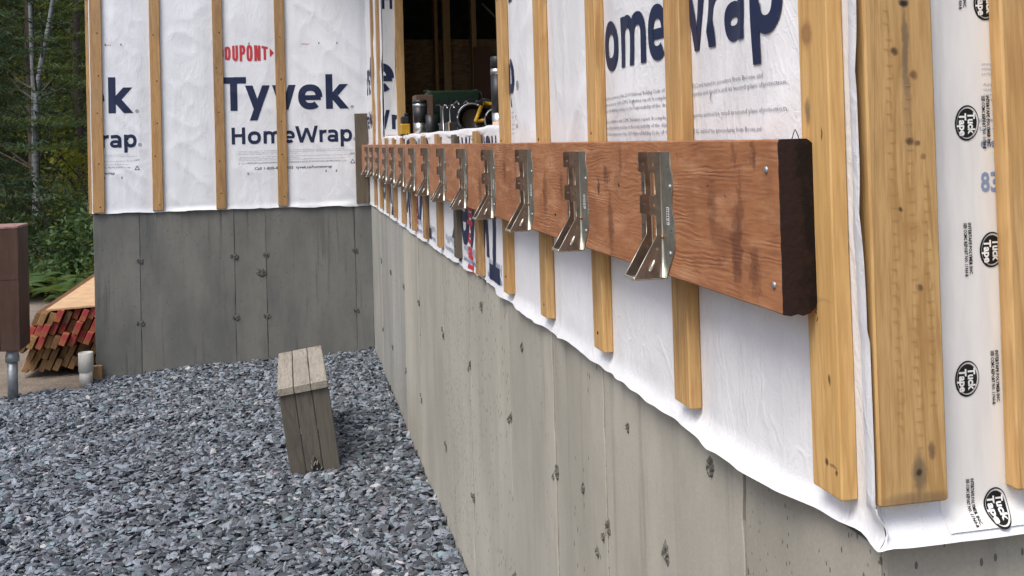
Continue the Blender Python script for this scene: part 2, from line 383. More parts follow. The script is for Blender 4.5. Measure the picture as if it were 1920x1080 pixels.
# ------------------------------------------------------------------ lettering
TXT = {}
def text_data(s, bold, res):
    k = (s, bold, res)
    if k not in TXT:
        cu = D.curves.new('tmp', 'FONT'); cu.body = s; cu.offset = bold; cu.resolution_u = res; cu.fill_mode = 'FRONT'
        ob = D.objects.new('tmp', cu); me = D.meshes.new_from_object(ob); D.objects.remove(ob); D.curves.remove(cu)
        V = np.array([v.co[:] for v in me.vertices]); Fc = [tuple(p.vertices) for p in me.polygons]; D.meshes.remove(me)
        TXT[k] = (V, Fc)
    return TXT[k]
CAP = None

def ribbon(pts, w, closed=False):
    pts = np.array(pts, float); n = len(pts)
    if closed: d = np.roll(pts, -1, 0) - np.roll(pts, 1, 0)
    else: d = np.gradient(pts, axis=0)
    d /= np.linalg.norm(d, axis=1, keepdims=True); nn = np.stack([-d[:, 1], d[:, 0]], 1) * w / 2
    V = np.concatenate([pts + nn, pts - nn]); m = n if closed else n - 1
    return V, [(i, n + i, n + (i + 1) % n, (i + 1) % n) for i in range(m)]
def arc(cx, cy, rx, ry, a0, a1, n=18, p=2.35):
    t = np.radians(np.linspace(a0, a1, n)); c, s = np.cos(t), np.sin(t)
    return np.stack([cx + rx * np.sign(c) * np.abs(c) ** (2 / p), cy + ry * np.sign(s) * np.abs(s) ** (2 / p)], 1)
def dg(x0, y0, x1, y1, w):
    k = math.hypot(x1 - x0, y1 - y0) / abs(y1 - y0) * w / 2
    return np.array([(x0 - k, y0), (x1 - k, y1), (x1 + k, y1), (x0 + k, y0)]), [(0, 1, 2, 3)]
def vb(x, y0, y1, w): return np.array([(x - w / 2, y0), (x + w / 2, y0), (x + w / 2, y1), (x - w / 2, y1)]), [(0, 1, 2, 3)]
def hb(x0, x1, y, w): return np.array([(x0, y - w / 2), (x1, y - w / 2), (x1, y + w / 2), (x0, y + w / 2)]), [(0, 1, 2, 3)]
def glyph(c, W, w, xh=.745):
    h = w / 2; J = lambda *p: np.concatenate(p)
    if c == 'T': return [hb(0, W, 1 - h * .95, w * .95), vb(W / 2, 0, 1 - w * .9, w)]
    if c == 'H': return [vb(h, 0, 1, w), vb(W - h, 0, 1, w), hb(w, W - w, .52, w * .9)]
    if c == 'y': return [dg(h * 1.15, xh, W * .50, .0, w), dg(W - h * 1.15, xh, W * .32, -.30, w)]
    if c == 'v': return [dg(h * 1.15, xh, W / 2 - h * .1, 0, w), dg(W - h * 1.15, xh, W / 2 + h * .1, 0, w)]
    if c == 'W': return [dg(h * 1.1, 1, W * .265, 0, w), dg(W * .5, .88, W * .265, 0, w * .92), dg(W * .5, .88, W * .735, 0, w * .92), dg(W - h * 1.1, 1, W * .735, 0, w)]
    if c == 'k': return [vb(h, 0, 1.05, w), dg(W - h * 1.35, xh, w * 1.0, .36, w * .93), dg(w * 1.05, .42, W - h * 1.25, 0, w)]
    if c == 'o': return [ribbon(arc(W / 2, xh / 2, W / 2 - h, xh / 2 + .01 - h, 0, 350, 36), w, True)]
    if c == 'e': return [ribbon(J(np.array([(W - h, xh * .48)]), arc(W / 2, xh / 2, W / 2 - h, xh / 2 + .01 - h, 8, 312, 30)), w * .97), hb(h, W - h * .5, xh * .47, w * .72)]
    if c == 'r': return [vb(h, 0, xh, w), ribbon(J(arc(W * .98, xh * .50, W - h, xh * .5 - h + .01, 165, 92, 10), np.array([(W, xh - h * .92)])), w * .95)]
    if c == 'a': return [ribbon(J(np.array([(W * .10, xh - h * 1.15)]), arc(W * .48, xh * .62, W * .52 - h, xh * .38 - h + .01, 112, 0, 14), np.array([(W - h, 0)])), w * .97), ribbon(arc(W * .47, xh * .295, W * .47 - h, xh * .295 - h * .85, 0, 348, 26), w * .88, True)]
    if c == 'p': return [vb(h, -.30, xh, w), ribbon(arc(W * .5 + h * .2, xh / 2, W / 2 - h * 1.2, xh / 2 + .01 - h, 172, -172, 32), w * .97)]
    if c == 'm':
        a = (W - w) / 2; return [vb(h, 0, xh, w), ribbon(J(arc(h + a / 2, xh * .55, a / 2, xh * .45 - h + .01, 175, 0, 14), np.array([(h + a, 0)])), w * .95), ribbon(J(arc(h + a * 1.5, xh * .55, a / 2, xh * .45 - h + .01, 175, 0, 14), np.array([(h + 2 * a, 0)])), w * .95)]
    if c == 'D': return [vb(h, 0, 1, w), ribbon(J(np.array([(w * .8, 1 - h)]), arc(W * .4, .5, W * .6 - h, .5 - h, 90, -90, 20, 2.8), np.array([(w * .8, h)])), w)]
    if c == 'U': return [ribbon(J(np.array([(h, 1)]), arc(W / 2, .3, W / 2 - h, .3 - h, 180, 360, 16, 2.6), np.array([(W - h, 1)])), w)]
    if c == 'P': return [vb(h, 0, 1, w), ribbon(J(np.array([(w * .8, 1 - h)]), arc(W * .45, .70, W * .55 - h, .30 - h, 90, -90, 14, 2.8), np.array([(w * .8, .40 + h)])), w)]
    if c == 'O': return [ribbon(arc(W / 2, .5, W / 2 - h, .5 - h, 0, 350, 34, 3.2), w, True)]
    if c == 'N': return [vb(h, 0, 1, w), vb(W - h, 0, 1, w), dg(w * .75, 1, W - w * .75, 0, w * .95)]
    raise KeyError(c)
WORDS = {'Tyvek': (.205, [('T', 0, .72), ('y', .68, .73), ('v', 1.46, .71), ('e', 2.22, .72), ('k', 3.04, .68)], 3.72),
         'HomeWrap': (.20, [('H', 0, .82), ('o', .98, .79), ('m', 1.93, 1.13), ('e', 3.16, .70), ('W', 3.88, 1.42), ('r', 5.38, .44), ('a', 5.87, .68), ('p', 6.70, .73)], 7.43),
         'DUPONT': (.18, [('D', 0, .42), ('U', .53, .42), ('P', 1.06, .42), ('O', 1.56, .44), ('N', 2.12, .46), ('T', 2.66, .46)], 3.12)}
def word_data(s):
    w, L, tot = WORDS[s]; VV, FF, n, k = [], [], 0, 0
    for c, x, W in L:
        for V, Fc in glyph(c, W, w):
            VV.append(np.concatenate([V + np.array([x, 0]), np.full((len(V), 1), .00018 * (k % 4))], 1)); FF += [tuple(i + n for i in f) for f in Fc]; n += len(V); k += 1
    return np.concatenate(VV), FF, tot

def lettering(s, a0, a1, v, cap, mat, parent, frame, h=None, bold=0., rot=0, name='lettering', off=None, res=3, cut=.008, shape=None, clip=None):
    """text whose baseline starts at a0 and ends at a1 (along the wall), height v; cap = capital height. rot in quarter turns about (a0, v)"""
    global CAP
    if off is None: off = .0014 if cap > .05 else .0011
    if CAP is None:
        hv = text_data('H', 0, 2)[0]; CAP = hv[:, 1].max() - hv[:, 1].min()
    if s in WORDS and cap > .05:
        V, Fc, tot = word_data(s); P = np.stack([V[:, 0] / tot * abs(a1 - a0), V[:, 1] * cap], 1); lift = V[:, 2]
    else:
        V, Fc = text_data(s, bold, res); x0, x1 = V[:, 0].min(), V[:, 0].max(); lift = np.zeros(len(V))
        P = np.stack([(V[:, 0] - x0) / (x1 - x0) * abs(a1 - a0), V[:, 1] / CAP * cap], 1)
    if shape is not None: P = shape(P, abs(a1 - a0), cap)
    if rot == 1: P = np.stack([-P[:, 1], P[:, 0]], 1)
    if rot == 2: P = -P
    if rot == 3: P = np.stack([P[:, 1], -P[:, 0]], 1)
    P = P + np.array([a0, v])
    bm = bmesh.new(); bv = [bm.verts.new((p[0], p[1], z_)) for p, z_ in zip(P, lift)]
    for f in Fc:
        try: bm.faces.new([bv[i] for i in f])
        except ValueError: pass
    def cuts(axis, lo, hi, st):
        x = math.floor(lo / st) * st
        while x < hi:
            if x > lo:
                co = [0, 0, 0]; no = [0, 0, 0]; co[axis] = x; no[axis] = 1
                bmesh.ops.bisect_plane(bm, geom=bm.verts[:] + bm.edges[:] + bm.faces[:], plane_co=co, plane_no=no)
            x += st
    if clip:
        for axis, val, sgn in clip:
            co = [0, 0, 0]; no = [0, 0, 0]; co[axis] = val; no[axis] = sgn
            bmesh.ops.bisect_plane(bm, geom=bm.verts[:] + bm.edges[:] + bm.faces[:], plane_co=co, plane_no=no, clear_outer=True)
    if cut and cap > .03 and h is not None and len(bm.verts):
        cuts(0, P[:, 0].min(), P[:, 0].max(), cut); cuts(1, P[:, 1].min(), P[:, 1].max(), cut)
    if not bm.verts: bm.free(); return None
    A = np.array([v_.co[:2] for v_ in bm.verts])
    hh = h(A[:, 0], A[:, 1]) if h is not None else np.zeros(len(A))
    for v_, (a, b), n in zip(bm.verts, A, hh): v_.co = frame(a, b, n + off + v_.co.z)
    me = D.meshes.new(name); bm.to_mesh(me); bm.free(); me.materials.append(mat)
    o = D.objects.new(name, me); COL.objects.link(o); o.parent = parent; WL[o] = Vector((0, 0, 0)); o.location = -WL[parent]
    return o
def patch(loops, mat, parent, frame, h=None, name='lettering', off=.0012):
    o = outline(name, loops, 0., mat, lambda a, b, n: Vector((a, b, 0)), parent)
    me = o.data; bm = bmesh.new(); bm.from_mesh(me); bmesh.ops.remove_doubles(bm, verts=bm.verts, dist=1e-5)
    A = np.array([v_.co[:2] for v_ in bm.verts]); hh = h(A[:, 0], A[:, 1]) if h is not None else np.zeros(len(A))
    for v_, (a, b), n in zip(bm.verts, A, hh): v_.co = frame(a, b, n + off)
    bm.to_mesh(me); bm.free(); WL[o] = Vector((0, 0, 0)); o.location = -WL[parent]
    return o
def ell(cx, cy_, rx, ry, n=28): return [(cx + rx * math.cos(2 * math.pi * k / n), cy_ + ry * math.sin(2 * math.pi * k / n)) for k in range(n)]

# ================================================================== GROUND
def gz(x, y):
    return .036 * np.clip((np.asarray(x) + .35) / .9, -1.6, 1) * sm(np.asarray(y), 4.8, 7.2) - .0
def grid_mesh(name, xs, ys, fz, mat):
    X, Y = np.meshgrid(xs, ys); Z = fz(X, Y); n, m = len(xs), len(ys)
    V = np.stack([X.ravel(), Y.ravel(), Z.ravel()], 1)
    Fc = [(j * n + i, j * n + i + 1, (j + 1) * n + i + 1, (j + 1) * n + i) for j in range(m - 1) for i in range(n - 1)]
    return mesh(name, V, Fc, mat, smooth=True)
gx = np.concatenate([np.linspace(-160, -12, 20), np.linspace(-11, 3, 60), np.linspace(4, 160, 18)])
gy = np.concatenate([np.linspace(-60, -2, 12), np.linspace(-1, 18, 80), np.linspace(19, 200, 26)])
def ground_z(X, Y):
    d = sm(Y, 7.2, 9.) * (1 - sm(Y, 40, 60)) * (.05 * (vn(X * 2, Y * 2, 3) - .5) + .10 * (vn(X * .5, Y * .5, 4) - .5))
    inside = (X < .6) & (X > -3.4) & (Y > 1.5) & (Y < 7.2)
    rise = sm(Y, 9.5, 40) * 1.2 + sm(Y, 45, 120) * 22 + sm(-X, 30, 110) * 22 + sm(X, 40, 120) * 12
    return gz(X, Y) * (Y < 9) - .055 + d + rise
tag(grid_mesh('ground', gx, gy, ground_z, m_dirt), kind='structure')

def gravel():
    n = 98000
    x = rng.uniform(-3.0, .555, n * 2); y = rng.uniform(2.0, 7.26, n * 2)
    edge = 6.93 + .12 * vn(x * 3, y * 0, 8) + .06 * np.sin(x * 2)
    keep = (y < edge) | (x > -1.27)
    # thinner outside the picture
    inv = (x > -.26 * y - .35) & (y > 3.0)
    keep &= inv | (rng.random(n * 2) < .45)
    # keep off the bench legs' footprint
    keep &= ~((x > .0) & (x < .19) & (y > 4.75) & (y < 5.35))
    x, y = x[keep][:n], y[keep][:n]; n = len(x)
    L = rng.uniform(.0115, .0275, n) * (1 + .35 * (rng.random(n) < .12)); W = L * rng.uniform(.45, .8, n); T = rng.uniform(.0025, .0055, n)
    # template: mid ring 7, top ring 5, bottom point
    k7 = np.arange(7) * 2 * np.pi / 7; k5 = np.arange(5) * 2 * np.pi / 5
    rr7 = rng.uniform(.72, 1.1, (n, 7)); rr5 = rng.uniform(.5, .88, (n, 5))
    a7 = k7[None] + rng.uniform(-.3, .3, (n, 7)); a5 = k5[None] + rng.uniform(-.3, .3, (n, 5)) + .3
    P = np.zeros((n, 13, 3))
    P[:, :7, 0] = np.cos(a7) * rr7 * L[:, None]; P[:, :7, 1] = np.sin(a7) * rr7 * W[:, None]; P[:, :7, 2] = rng.uniform(-.5, .4, (n, 7)) * T[:, None]
    P[:, 7:12, 0] = np.cos(a5) * rr5 * L[:, None]; P[:, 7:12, 1] = np.sin(a5) * rr5 * W[:, None]; P[:, 7:12, 2] = T[:, None] * rng.uniform(.8, 1.3, (n, 5))
    P[:, 12, 2] = -T
    yaw = rng.uniform(0, 2 * np.pi, n); tl = np.abs(rng.normal(0, .42, n)); ta = rng.uniform(0, 2 * np.pi, n)
    tl = np.where(rng.random(n) < .06, rng.uniform(.9, 1.4, n), tl)
    c, s = np.cos(yaw), np.sin(yaw); Q = P.copy(); Q[..., 0] = P[..., 0] * c[:, None] - P[..., 1] * s[:, None]; Q[..., 1] = P[..., 0] * s[:, None] + P[..., 1] * c[:, None]
    ax = np.stack([np.cos(ta), np.sin(ta), np.zeros(n)], 1)[:, None]; ct, st = np.cos(tl)[:, None, None], np.sin(tl)[:, None, None]
    Q = Q * ct + np.cross(np.broadcast_to(ax, Q.shape), Q) * st + ax * (Q * ax).sum(-1, keepdims=True) * (1 - ct)
    z = gz(x, y) + rng.uniform(-.018, .012, n) + .022 * (vn(x * 4, y * 4, 5) - .5) + .012 * (vn(x * 11, y * 11, 6) - .5)
    Q += np.stack([x, y, z], 1)[:, None]
    Q[..., 0] = np.minimum(Q[..., 0], .5605)
    T_ = [(7, 8, 9), (7, 9, 10), (7, 10, 11)]
    tmpl = list(T_)
    for i in range(7):
        j = (i + 1) % 7; a = 7 + (i * 5) // 7; b = 7 + ((j * 5) // 7 if j else 0)
        if a == b: tmpl.append((i, j, a))
        else: tmpl += [(i, j, b), (i, b, a)]
        tmpl.append((j, i, 12))
    Tm = np.array(tmpl); Fc = (Tm[None] + 13 * np.arange(n)[:, None, None]).reshape(-1, 3)
    me = D.meshes.new('gravel'); me.vertices.add(n * 13); me.vertices.foreach_set('co', Q.reshape(-1).astype(np.float32))
    nf = len(Fc); me.loops.add(nf * 3); me.loops.foreach_set('vertex_index', Fc.reshape(-1).astype(np.int32))
    me.polygons.add(nf); me.polygons.foreach_set('loop_start', (np.arange(nf) * 3).astype(np.int32)); me.polygons.foreach_set('use_smooth', np.zeros(nf, bool)); me.update(calc_edges=True)
    b = rng.uniform(0, 1, n) ** 1.7; base = .055 + .28 * b
    colr = np.stack([base * .84, base * .96, base * 1.12], 1)
    warm = rng.random(n) < .04; colr[warm] *= np.array([1.12, .9, .88]); gr = rng.random(n) < .10; colr[gr] *= np.array([.85, 1.02, .98])
    lt = rng.random(n) < .012; colr[lt] = np.array([.42, .42, .43])
    at = me.color_attributes.new('tone', 'FLOAT_COLOR', 'POINT')
    at.data.foreach_set('color', np.concatenate([np.repeat(colr, 13, 0), np.ones((n * 13, 1))], 1).reshape(-1).astype(np.float32))
    me.materials.append(m_gravel)
    o = D.objects.new('gravel', me); COL.objects.link(o)
    tag(o, 'blue grey slate chips spread over the ground below the concrete walls', 'gravel', kind='stuff')
gravel()
bed = grid_mesh('gravel_bed', np.linspace(-3.1, .5615, 40), np.linspace(1.9, 6.95, 40), lambda X, Y: gz(X, Y) - .016, m_gbase); tag(bed, kind='structure')
bed = grid_mesh('gravel_bed', np.linspace(-1.25, .5615, 20), np.linspace(6.95, 7.262, 5), lambda X, Y: gz(X, Y) - .016, m_gbase); tag(bed, kind='structure')

# ================================================================== FOUNDATION
XC, YC2, YC3 = .562, 7.262, .936
XL = -1.245
ZC = 1.034
found = empty('concrete_foundation', (XC, YC2, -.3), 'poured grey concrete foundation in an L shape with vertical form joints and tie marks', 'foundation')
# core (set back behind the panels)
mesh('joint_backing', [(XC + .006, YC3 + .006, -.3), (4.5, YC3 + .006, -.3), (4.5, 12, -.3), (XL + .006, 12, -.3), (XL + .006, YC2 + .006, -.3), (XC + .006, YC2 + .006, -.3)] +
     [(XC + .006, YC3 + .006, ZC - .004), (4.5, YC3 + .006, ZC - .004), (4.5, 12, ZC - .004), (XL + .006, 12, ZC - .004), (XL + .006, YC2 + .006, ZC - .004), (XC + .006, YC2 + .006, ZC - .004)],
     [(0, 1, 7, 6), (1, 2, 8, 7), (2, 3, 9, 8), (3, 4, 10, 9), (4, 5, 11, 10), (5, 0, 6, 11), (6, 7, 8, 9, 10, 11)], m_seam, (0, 0, 0), found)
def panel(a0, a1, frame, mat, z0=-.28, seed=0, proud=0.):
    """slab between two form joints; a rough edge runs down both sides"""
    nz = 64; zs = np.linspace(z0, ZC, nz)
    na = max(3, int((a1 - a0) / .04)); vs = []; fs = []
    g = .0040 if mat is m_con else .0015
    for j, z in enumerate(zs):
        e0 = a0 + g * (.5 + 1.6 * vn(z * 22, seed * 3.3, 21) ** 2); e1 = a1 - g * (.5 + 1.6 * vn(z * 22, seed * 3.3 + 5, 22) ** 2)
        row = [(a0, .006)] if False else []
        row = [(e0, -.012), (e0, -.0015 + proud)] + [(e0 + .002 + (e1 - e0 - .004) * k / na, proud + .0022 * (vn(k * .7 + seed * 9, z * 3, 23) - .5)) for k in range(na + 1)] + [(e1, -.0015 + proud), (e1, -.012)]
        for a, n in row: vs.append(frame(a, z, n))
        m = len(row)
    for j in range(nz - 1):
        for k in range(m - 1):
            q = (j * m + k, j * m + k + 1, (j + 1) * m + k + 1, (j + 1) * m + k); fs.append(q)
    base = len(vs)
    # top cap
    fs.append(tuple((nz - 1) * m + k for k in range(m)))
    c = frame((a0 + a1) / 2, z0, 0); vs = [(v[0] - c[0], v[1] - c[1], v[2] - c[2]) for v in vs]
    return mesh('form_panel', vs, fs, mat, c, found)
f1 = lambda a, v, n: (XC - n, -a, v)         # long wall (a = -Y)
f2 = lambda a, v, n: (a, YC2 - n, v)         # far wall
f3 = lambda a, v, n: (a, YC3 - n, v)         # near end
seamsY = [YC3, 1.258, 1.865, 2.239, 2.714, 3.34, 3.925, 4.66, 5.271, 5.95, 6.545, 7.262]
for k in range(len(seamsY) - 1):
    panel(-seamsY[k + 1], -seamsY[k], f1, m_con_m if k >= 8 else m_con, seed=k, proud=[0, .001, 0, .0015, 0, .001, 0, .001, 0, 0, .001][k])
seamsX = [XL, -.958, -.356, -.150, .445, XC]
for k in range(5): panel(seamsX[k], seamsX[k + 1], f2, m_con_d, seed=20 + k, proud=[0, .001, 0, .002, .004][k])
for k, (a, b) in enumerate(((XC, 1.16), (1.16, 1.9), (1.9, 3.2), (3.2, 4.5))): panel(a, b, f3, m_con, seed=30 + k)
fL = lambda a, v, n: (XL - n, -a, v)
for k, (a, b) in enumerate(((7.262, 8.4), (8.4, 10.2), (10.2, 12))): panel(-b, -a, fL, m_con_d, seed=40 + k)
def tie(a, z, frame, r=.016, seed=0, mat=m_tie):
    r *= .82
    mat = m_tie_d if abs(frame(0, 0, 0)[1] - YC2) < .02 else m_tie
    n = 14; vs = [frame(a, z, -.001)]; 
    for ring, (k, hgt) in enumerate(((.55, .0035), (1., -.0015))):
        for i in range(n):
            t = 2 * math.pi * i / n; q = r * k * random.uniform(.55, 1.15)
            vs.append(frame(a + q * 1.0 * math.cos(t), z + q * 1.35 * math.sin(t), hgt * random.uniform(.3, 1.3) if ring == 0 else hgt))
    fs = [(0, 1 + i, 1 + (i + 1) % n) for i in range(n)] + [(1 + i, 1 + n + i, 1 + n + (i + 1) % n, 1 + (i + 1) % n) for i in range(n)]
    c = frame(a, z, 0); vs = [tuple(v[k] - c[k] for k in range(3)) for v in vs]
    return mesh('tie_mark', vs, fs, mat, c, found)
for x in seamsX[1:5]:
    for z in (.715, .305):
        tie(x + .008, z, lambda a, v, n: f2(a, v, n + .004), .022); tie(x - .022 + random.uniform(-.004, .01), z + .004, lambda a, v, n: f2(a, v, n + .004), .013)
tie(-.19, .60, lambda a, v, n: f2(a, v, n + .004), .034); tie(-.165, .595, lambda a, v, n: f2(a, v, n + .004), .02)
for k, y in enumerate(seamsY[1:-1]):
    for z in (.72, .30):
        if k in (1, 0) and z == .72 and k == 0: continue
        tie(-y + .010, z + random.uniform(-.01, .012), lambda a, v, n: f1(a, v, n + .0025), .017)
        tie(-y - .022, z + random.uniform(-.02, .02), lambda a, v, n: f1(a, v, n + .0025), .010)
for y, z, r in ((2.02, .75, .013), (1.93, .66, .012), (1.55, .80, .02), (1.50, .62, .014), (2.55, .93, .015), (3.1, .95, .02), (1.72, .95, .012), (1.36, .99, .018), (1.13, .88, .008)):
    tie(-y, z, lambda a, v, n: f1(a, v, n + .0022), r)

# ================================================================== WALLS, WRAP, STRAPS
SY0, ST = 1.031, .4064
straps1 = [(SY0 + ST * k, .060) for k in range(15)]          # far edges (Y), width
strap1_c = np.array([y - .03 for y, _ in straps1])
X1 = .5585
def dist_straps(a, cs): return np.min(np.abs(np.asarray(a)[..., None] - cs), axis=-1)
def folds(u, v, seed, amp):
    d1 = u * .75 - v * .66; d2 = u * .66 + v * .75
    r1 = 1 - np.abs(2 * vn(d2 * 9, d1 * 2.2, seed) - 1); r2 = 1 - np.abs(2 * vn(u * 13, v * 5, seed + 1) - 1)
    return amp * (.8 * r1 ** 3 + .35 * r2 ** 4 + .9 * vn(u * 4 + v, v * 2.2 - u, seed + 2) + .05 * vn(u * 28, v * 22, seed + 3))
def h1(a, v):
    y = -np.asarray(a, float); v = np.asarray(v, float)
    m = sm(dist_straps(y, strap1_c), .03, .11)
    nearc = 1 - sm(y, .93, 1.0)
    h = m * folds(y, v, 40, .0085) * np.where(v < 1.25, .6, 1.) 
    fl = (1 - sm(v, 1.03, 1.062)) ** 1.5
    h = h + fl * (.004 + .006 * (1 - sm(y, 2.4, 2.95)) * (.4 + 1.0 * vn(y * 5, 0 * y, 60)) + .007 * (1 - sm(y, 1.40, 1.46)) + .003 * (1 - sm(y, .95, 1.3)))
    h = h + .0125 * (1 - sm(y, .932, .950)) * sm(v, 1.06, 1.085)
    h = h + (1 - sm(y, 2.6, 2.9)) * .004 * m * (1 - sm(v, 1.03, 1.2)) * vn(y * 16, v * 9, 61)
    return h
xs2 = np.array([-1.2, -.836, -.4345, -.0275])
def h2(a, v):
    x = np.asarray(a, float); v = np.asarray(v, float)
    m = sm(dist_straps(x, xs2), .03, .12) * (1 - sm(x, .50, .55))
    fl = (1 - sm(v, 1.03, 1.07)) ** 1.5
    return m * folds(x + 9, v, 50, .0065) + fl * (.003 + .014 * vn(x * 6, 0 * x, 62)) * (1 - sm(x, .4, .5))
def h3(a, v):
    x = np.asarray(a, float); v = np.asarray(v, float)
    fl = (1 - sm(v, 1.045, 1.078)) ** 1.4
    return sm(x, .56, .575) * (.0022 * vn(x * 30, v * 6, 70) * (1 - sm(x, .62, .63) * (1 - sm(x, .705, .71)))) + fl * (.016 + .008 * vn(x * 14, 0 * x, 71))
F1 = lambda a, v, n: (X1 - n, -a, v)
Y2 = 7.2575
F2 = lambda a, v, n: (a, Y2 - n, v)
Y3 = .9315
F3 = lambda a, v, n: (a, Y3 - n, v)
def hem1(y): return 1.034 + .006 * (vn(y * 6, 0 * y, 80) - .5) + .010 * sm(y, 0, 1.2) * 0 + .010 * (1 - sm(y, .93, 1.2)) + .004 * (vn(y * 25, 0 * y, 81) - .5) + .012 * sm(y, 2.78, 2.83)* (1 - sm(y, 2.9, 3.6))
def hem2(x): return 1.034 - .010 * sm(x, -1., .5) + .008 * (vn(x * 7, 0 * x, 82) - .5) + .006 * (vn(x * 22, 0 * x, 83) - .5) + .006 * (np.floor(vn(x * 4, 0 * x, 84) * 3) / 3)
def hem3(x): return 1.047 + .004 * (vn(x * 9, 0 * x, 85) - .5) - .002
def sheet(name, a0, a1, z1, step, hem, h, frame, mat, parent, hole=None):
    A = np.arange(a0, a1 + step * .5, step); A[-1] = a1; nz = int((z1 - 1.03) / step)
    T = np.linspace(0, 1, nz + 1); n = len(A)
    hb = hem(np.abs(A)) if frame is F1 else hem(A)
    vs = []; 
    Z = hb[None] + (z1 - hb[None]) * T[:, None]; AA = np.broadcast_to(A, Z.shape); Hh = h(AA, Z)
    for j in range(nz + 1):
        for i in range(n): vs.append(frame(AA[j, i], Z[j, i], Hh[j, i]))
    fs = []
    for j in range(nz):
        for i in range(n - 1):
            if hole is not None and hole(.5 * (A[i] + A[i + 1]), Z[j, i]): continue
            fs.append((j * n + i, j * n + i + 1, (j + 1) * n + i + 1, (j + 1) * n + i))
    c = WL[parent]; vs = [(v[0] - c[0], v[1] - c[1], v[2] - c[2]) for v in vs]
    o = mesh(name, vs, fs, mat, tuple(c), parent, True); bm = bmesh.new(); bm.from_mesh(o.data)
    bmesh.ops.delete(bm, geom=[v for v in bm.verts if not v.link_faces], context='VERTS'); bm.to_mesh(o.data); bm.free()
    return o
WIN0, WIN1, SILL = 2.668, 6.10, 1.476
wall1 = empty('framed_wall', (X1, YC3, ZC), 'long side wall wrapped in white printed house wrap with strapping and a large window opening', 'wall')
wall2 = empty('framed_wall', (0, Y2, ZC), 'far end wall in white house wrap with four vertical wood straps, beside the dark trees', 'wall')
wall3 = empty('framed_wall', (XC, Y3, ZC), 'near corner end wall with wide wood boards and a strip of black-logo sheathing tape', 'wall')
wr1 = sheet('house_wrap', -Y2 + .0005, -.9125, 2.95, .0125, hem1, h1, F1, m_wrap, wall1, lambda a, z: (WIN0 < -a < WIN1) and z > SILL - .006)
wr2 = sheet('house_wrap', XL - .004, X1 - .002, 2.95, .0125, hem2, h2, F2, m_wrap2, wall2)
wr3 = sheet('house_wrap', X1, 1.9, 2.95, .0125, hem3, h3, F3, m_wrap, wall3)
# west return of the far wall
wl = sheet('house_wrap', -12., -Y2, 2.95, .05, lambda a: 1.03 + 0 * a, lambda a, v: 0 * a, lambda a, v, n: (XL - .006 - n, -a, v), m_wrap2, wall2)
board('furring_strip', (XL - .026, Y2 + .012, 1.04), (XL - .0065, Y2 + .075, 2.95), m_strap_far, wall2)
# folded wrap at the sill and jamb
def strip(name, quad_rows, mat, parent):
    n = len(quad_rows[0]); vs = [p for r in quad_rows for p in r]; fs = [(j * n + i, j * n + i + 1, (j + 1) * n + i + 1, (j + 1) * n + i) for j in range(len(quad_rows) - 1) for i in range(n - 1)]
    c = WL[parent]; vs = [(v[0] - c[0], v[1] - c[1], v[2] - c[2]) for v in vs]
    return mesh(name, vs, fs, mat, tuple(c), parent, True)
ys = np.arange(WIN0 - .01, WIN1 + .02, .03)
rows = []
for k, (x, z) in enumerate(((X1 - .002, SILL - .012), (X1 - .006, SILL - .001), (X1 + .002, SILL + .004), (X1 + .05, SILL + .003), (X1 + .12, SILL + .002))):
    rows.append([(x - .010 * float(vn(y * 9, k, 90)) * (k < 3), y, z + .010 * float(vn(y * 8, k * .5, 91)) * (k > 0)) for y in ys])
strip('sill_wrap', rows, m_wrap, wall1)

zc = np.linspace(0, 1, 9); hz1, hz3 = float(hem1(np.array([.9315]))[0]), float(hem3(np.array([X1]))[0])
rows = []
for t_ in zc:
    z1_, z3_ = hz1 + (1.0855 - hz1) * t_, hz3 + (1.0855 - hz3) * t_
    e1 = float(h1(np.array([-.9125]), np.array([z1_]))[0]); e3 = float(h3(np.array([X1]), np.array([z3_]))[0])
    rows.append([(X1 - e1, .9125, z1_), (X1 - e1 + .001, min(.911, Y3 - e3 + .003), (z1_ + z3_) / 2 - .001 * (1 - t_)), (X1 - e1 * .55, Y3 - e3 - .001, z3_), (X1 + .0005, Y3 - e3, z3_)])
strip('wrap_corner_fold', rows, m_wrap, wall3)
# wrap folded into the window opening at its far side, facing the camera
fR = lambda a, v, n: (a, WIN1 - n, v)
hR = lambda a, v: .004 * vn(np.asarray(a) * 20, np.asarray(v) * 6, 97) + .006 * (1 - sm(v, 1.55, 1.75)) * sm(a, .6, .65)
rows = [[fR(a, z, float(hR(np.array(a), np.array(z)))) for a in np.linspace(X1 + .0005, .634 + .004 * math.sin(z * 9), 10)] for z in np.arange(SILL - .002, 2.95, .03)]
rws = strip('return_wrap', rows, m_wrap, wall1)
# straps
for k, (yf, wd) in enumerate(straps1):
    full = k <= 4 or k >= 13
    z0 = [1.073, 1.066, 1.066, 1.060, 1.056][k] if k < 5 else 1.058 + random.uniform(-.006, .004)
    z1 = 2.95 if full else SILL + random.uniform(-.006, .006)
    mt = m_strap0 if k == 0 else (m_strap if k < 5 else (m_old if k == 6 else m_strap_far))
    o = board('furring_strip', (.5395, yf - wd, z0), (X1 - .0004, yf, z1), mt, wall1, bev=.0016, segs=14 if k < 6 else 3, jit=.0007)
    if k == 0: o['label'] = 'knotty strip at the corner beside the ledger end'
    if k == 6: o['label'] = 'dark weathered strip'
    for q in range(3 if k > 1 else 0):
        zn = z0 + .035 + q * .36 + random.uniform(-.01, .01)
        if zn > z1 - .02: break
        lathe('nail_head', [(.0028, -.001), (.0028, .0006), (.0015, .001)], m_nail, (.5392, yf - wd * random.uniform(.35, .65), zn), o, 8, 'X').scale = (-1, 1, 1)
